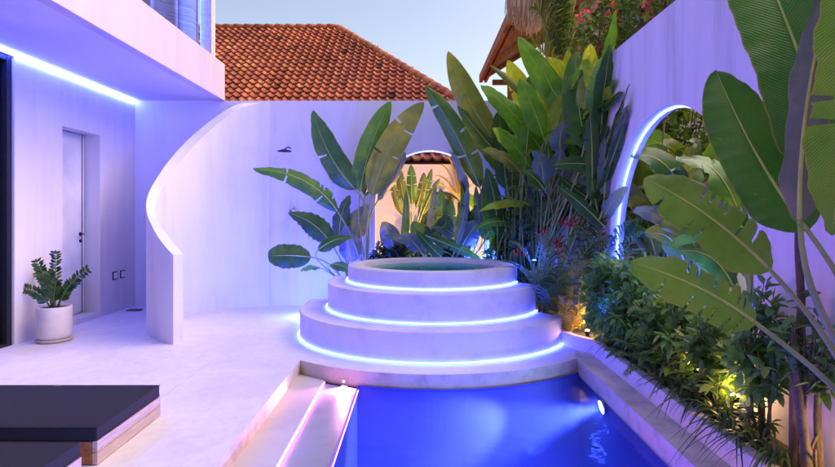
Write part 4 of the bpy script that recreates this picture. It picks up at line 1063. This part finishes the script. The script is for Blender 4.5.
slab(2.3, 6.8, 11.1, 18, .05, .35); 
mb2 = MB()
def th_strand(p0, p1, p2, w, m_):
    vs = []; 
    sd = V((rh.uniform(.5,1), rh.uniform(-.6,.6), 0)).normalized()
    for k in range(6):
        q = bez([p0,p1,p2], k/5); vs += [q-sd*w*(1-k/6), q+sd*w*(1-k/6)]
    m_.add(vs, [(2*k,2*k+1,2*k+3,2*k+2) for k in range(5)])
for i in range(900):
    u0 = rh.uniform(0,1); y = 11.1+rh.uniform(-.25,.5); x = 1.80+u0*.95
    zlow = 5.42-.40*math.sin(min(1, u0/.55)*1.57)+max(0, u0-.5)*.7+rh.uniform(-.05,.12)
    p0 = V((x+.45,y+.3,Z0+max(0,(x-X0))*sl+.75+rh.uniform(0,.3))); p2 = V((x+rh.uniform(-.08,.08),y-.1,zlow)); p1 = p0.lerp(p2,.5)+V((-.22,-.2,.15))
    th_strand(p0, p1, p2, rh.uniform(.02,.05), mb)
build(mb, 'thatch', M['thatch'], hut)
wb = MB(); wb.box(4.6, 9.5, 16.0, 16.3, 0, 12); wb.box(4.55,4.75,15.8,16.4,0,12); tag(build(wb, 'white_building', M['fascia']), 'plain white building rising behind the bougainvillea', 'building')
# palm beyond the back wall
b = P(559,75,10.2)
palm('palm_tree', 'palm with long upright fronds rising beyond the back wall', 'palm tree', (b.x,10.2,0),
 [(b+V((dx*.05,0,0)), P(u,v,10.2)) for dx,u,v in ((-1,541,-20),(0,548,-40),(0,560,-45),(1,573,-38),(1,584,-20),(1,588,10),(-1,536,10),(1,576,-5),(0,553,-20),(0,566,-22),(-1,532,45),(1,586,40))], 'palm', .75, .035, 34, trunk=([(b.x,10.2,0),(b.x,10.2,b.z*.6),(b.x,10.2,b.z+.1)], [.13,.11,.10]), droop=.35, rr=.022, seed=60)
shrub('bougainvillea', 'bougainvillea with pink blossoms spilling over the top of the right wall', 'bougainvillea', (3.2,8.0,4.1), (.95,1.4,.80), 300, 14, .10, .055, 'tree', 81, base=(3.0,8.6,0), flowers=('pink',.16,.10,.06), stems=9)
shrub('tree', 'leafy tree behind the bougainvillea and the palm trunk', 'tree', (3.35,9.9,3.7), (.95,.9,1.0), 260, 13, .12, .06, 'tree', 82, base=(3.3,10.0,0), stems=8)
shrub('bougainvillea', 'loose twigs with pink blossoms at the highest visible end of the right wall', 'bougainvillea', (2.75,6.3,3.75), (.45,1.0,.45), 110, 12, .085, .05, 'tree', 83, base=(2.7,6.6,0), flowers=('pink',.2,.09,.055), stems=6)

# ------------------------------------------------------------------ lamps
def lamp(label, p, col, e, mat, rad=.025, group='warm garden lamps', spot=None, name='garden_lamp'):
    p = V(p); t = thing(name, label, 'lamp', p, group)
    mb = MB(); mb.lathe([(.001,p.z-.05),(rad*.7,p.z-.05),(rad*1.25,p.z-.01),(rad*1.25,p.z),(rad*1.05,p.z)], p.x, p.y, 16); build(mb, 'housing', M['black'], t)
    mb = MB(); mb.lathe([(rad*1.04,p.z-.004),(rad*.7,p.z+.008),(.001,p.z+.012)], p.x, p.y, 16); build(mb, 'lens', M[mat], t)
    ld = bpy.data.lights.new('bulb', 'POINT'); ld.energy = e; ld.color = col; ld.shadow_soft_size = .16 if col[2] > .9 else .04
    lo = bpy.data.objects.new('bulb', ld); COL.objects.link(lo); lo.parent = t; lo.location = (0,0,.06)
    return t
WARM = (1,.58,.2)
lamp('small warm lamp lighting the yellow palm seedling at the kerb end', (1.80,5.95,.15), WARM, 6, 'warm_lamp')
lamp('small warm lamp glowing inside the twiggy shrub', (1.98,3.95,.30), WARM, 4, 'warm_lamp')
lamp('small warm lamp low among the grass tufts and twigs', (1.98,3.5,.26), WARM, 3.5, 'warm_lamp')
lamp('small warm lamp at the foot of the trunk by the right edge', (2.03,2.55,.18), WARM, 2.5, 'warm_lamp')
lamp('small warm lamp under the fan shaped plant in the second garden', (-.1,10.1,.3), (1,.68,.36), 120, 'warm_lamp')
lamp('small warm lamp under the golden palm in the second garden', (.80,10.2,.6), (1,.55,.16), 170, 'warm_lamp')
BLUE = (.03,.075,1)
G2 = 'blue garden lamps'
lamp('small blue lamp behind the tub at the foot of the paddle leaves', (-.45,8.2,.55), BLUE, 200, 'led_deep', group=G2)
lamp('small blue lamp behind the right side of the tub', (.95,8.1,.6), BLUE, 150, 'led_deep', group=G2)
lamp('small blue lamp under the pale lily leaves', (1.35,6.5,.85), BLUE, 15, 'led_deep', group=G2)
lamp('small blue lamp in front of the dense shrub below the arch', (1.80,5.25,.45), BLUE, 26, 'led_deep', group=G2)
lamp('small blue lamp beyond the right arch', (2.6,5.4,.7), BLUE, 60, 'led_deep', group=G2)
lamp('small blue lamp on the floor by the elephant ear washing the curved wall', (-1.45,7.6,.10), (.02,.04,1), 200, 'led_deep', group=G2)
for a_, b_, c_ in lamp_later: lamp(a_, b_, BLUE, c_, 'led_deep', group=G2)
# pool lights
filler('fresh bright leaves at the top of the tall cluster below the hut roof', 1.2, 7.7, (520,585), (110,165), ['lime','bright','lime','mid'], 11, 22, (16,24))
def pool_light(label, p, d, col, e, size, rad=.05, mat='pool_lamp'):
    p = V(p); d = V(d).normalized(); t = thing('pool_light', label, 'pool light', p, 'underwater pool lights')
    mb = MB(); mb.tube([p-d*.01, p+d*.012], rad*1.25, 24); build(mb, 'ring', M['chrome'], t)
    mb = MB(); mb.tube([p+d*.012, p+d*.016], rad, 24); build(mb, 'lens', M[mat], t)
    ld = bpy.data.lights.new('bulb', 'SPOT'); ld.energy = e; ld.color = col; ld.spot_size = R(size); ld.spot_blend = .6; ld.shadow_soft_size = .04
    lo = bpy.data.objects.new('bulb', ld); COL.objects.link(lo); lo.parent = t; lo.location = d*.03
    lo.rotation_euler = d.to_track_quat('-Z','Y').to_euler()
    return t
pool_light('round white pool light on the right side just under the water', (1.525,4.62,-.20), (-1,.02,-.26), (.20,.27,1), 620, 42)
pool_light('unseen fill light added under the curved platform edge to brighten the pool', (.45,4.89,-.30), (0.1,-1,-.35), (.05,.10,1), 980, 165)  # added fill lamp, out of sight, to brighten the water
pool_light('unseen fill light added on the near right side wall below the frame', (1.525,2.0,-.35), (-1,.2,-.2), (.04,.09,1), 900, 165)  # added fill lamp outside the view, lights the basin blue
pool_light('warm pink pool light at the end of the lower shelf under the platform', (-.66,4.99,-.095), (.0,-1,-.22), (1,.26,.45), 42, 160, .010, 'led_pink')

# ------------------------------------------------------------------ sky, sun, camera
w = bpy.data.worlds.new('World'); S.world = w; w.use_nodes = True; nt = w.node_tree; nt.nodes.clear()
sky = nt.nodes.new('ShaderNodeTexSky'); sky.sky_type = 'NISHITA'; sky.sun_disc = False
SE, SA = 42.0, 78.0       # sun height; azimuth clockwise from +Y
sky.sun_elevation = R(SE); sky.sun_rotation = R(SA); sky.air_density = 1.0; sky.dust_density = 2.2; sky.ozone_density = 1.0
bg = nt.nodes.new('ShaderNodeBackground'); bg.inputs[1].default_value = .125
o_ = nt.nodes.new('ShaderNodeOutputWorld'); tn = nt.nodes.new('ShaderNodeMixRGB'); tn.blend_type = 'MULTIPLY'; tn.inputs[0].default_value = 1; tn.inputs[2].default_value = (1.22, 1.03, .92, 1); nt.links.new(sky.outputs[0], tn.inputs[1]); nt.links.new(tn.outputs[0], bg.inputs[0]); nt.links.new(bg.outputs[0], o_.inputs[0])
sl_ = bpy.data.lights.new('sun', 'SUN'); sl_.energy = 1.5; sl_.angle = R(70); sl_.color = (1,.80,.72)
so = bpy.data.objects.new('sun', sl_); COL.objects.link(so)
dd = V((math.sin(R(SA))*math.cos(R(SE)), math.cos(R(SA))*math.cos(R(SE)), math.sin(R(SE))))
so.rotation_euler = dd.to_track_quat('Z','Y').to_euler(); so.location = dd*30

cam = bpy.data.cameras.new('camera'); co = bpy.data.objects.new('camera', cam); COL.objects.link(co)
co.location = (0,0,1.4); co.rotation_euler = (R(90),0,0)
cam.sensor_width = 36; cam.lens = 560/835*36; cam.shift_x = -.0006; cam.shift_y = -20.5/835; cam.clip_start = .05; cam.clip_end = 2000
S.camera = co
S.view_settings.view_transform = 'Standard'; S.view_settings.look = 'None'; S.view_settings.gamma = 1; S.view_settings.use_curve_mapping = False
S.view_settings.exposure = 1.0
S.cycles.max_bounces = 8; S.cycles.volume_bounces = 1; S.cycles.diffuse_bounces = 4; S.cycles.transparent_max_bounces = 12
S.cycles.sample_clamp_indirect = 4; S.cycles.caustics_reflective = False; S.cycles.caustics_refractive = False
S.cycles.use_denoising = True
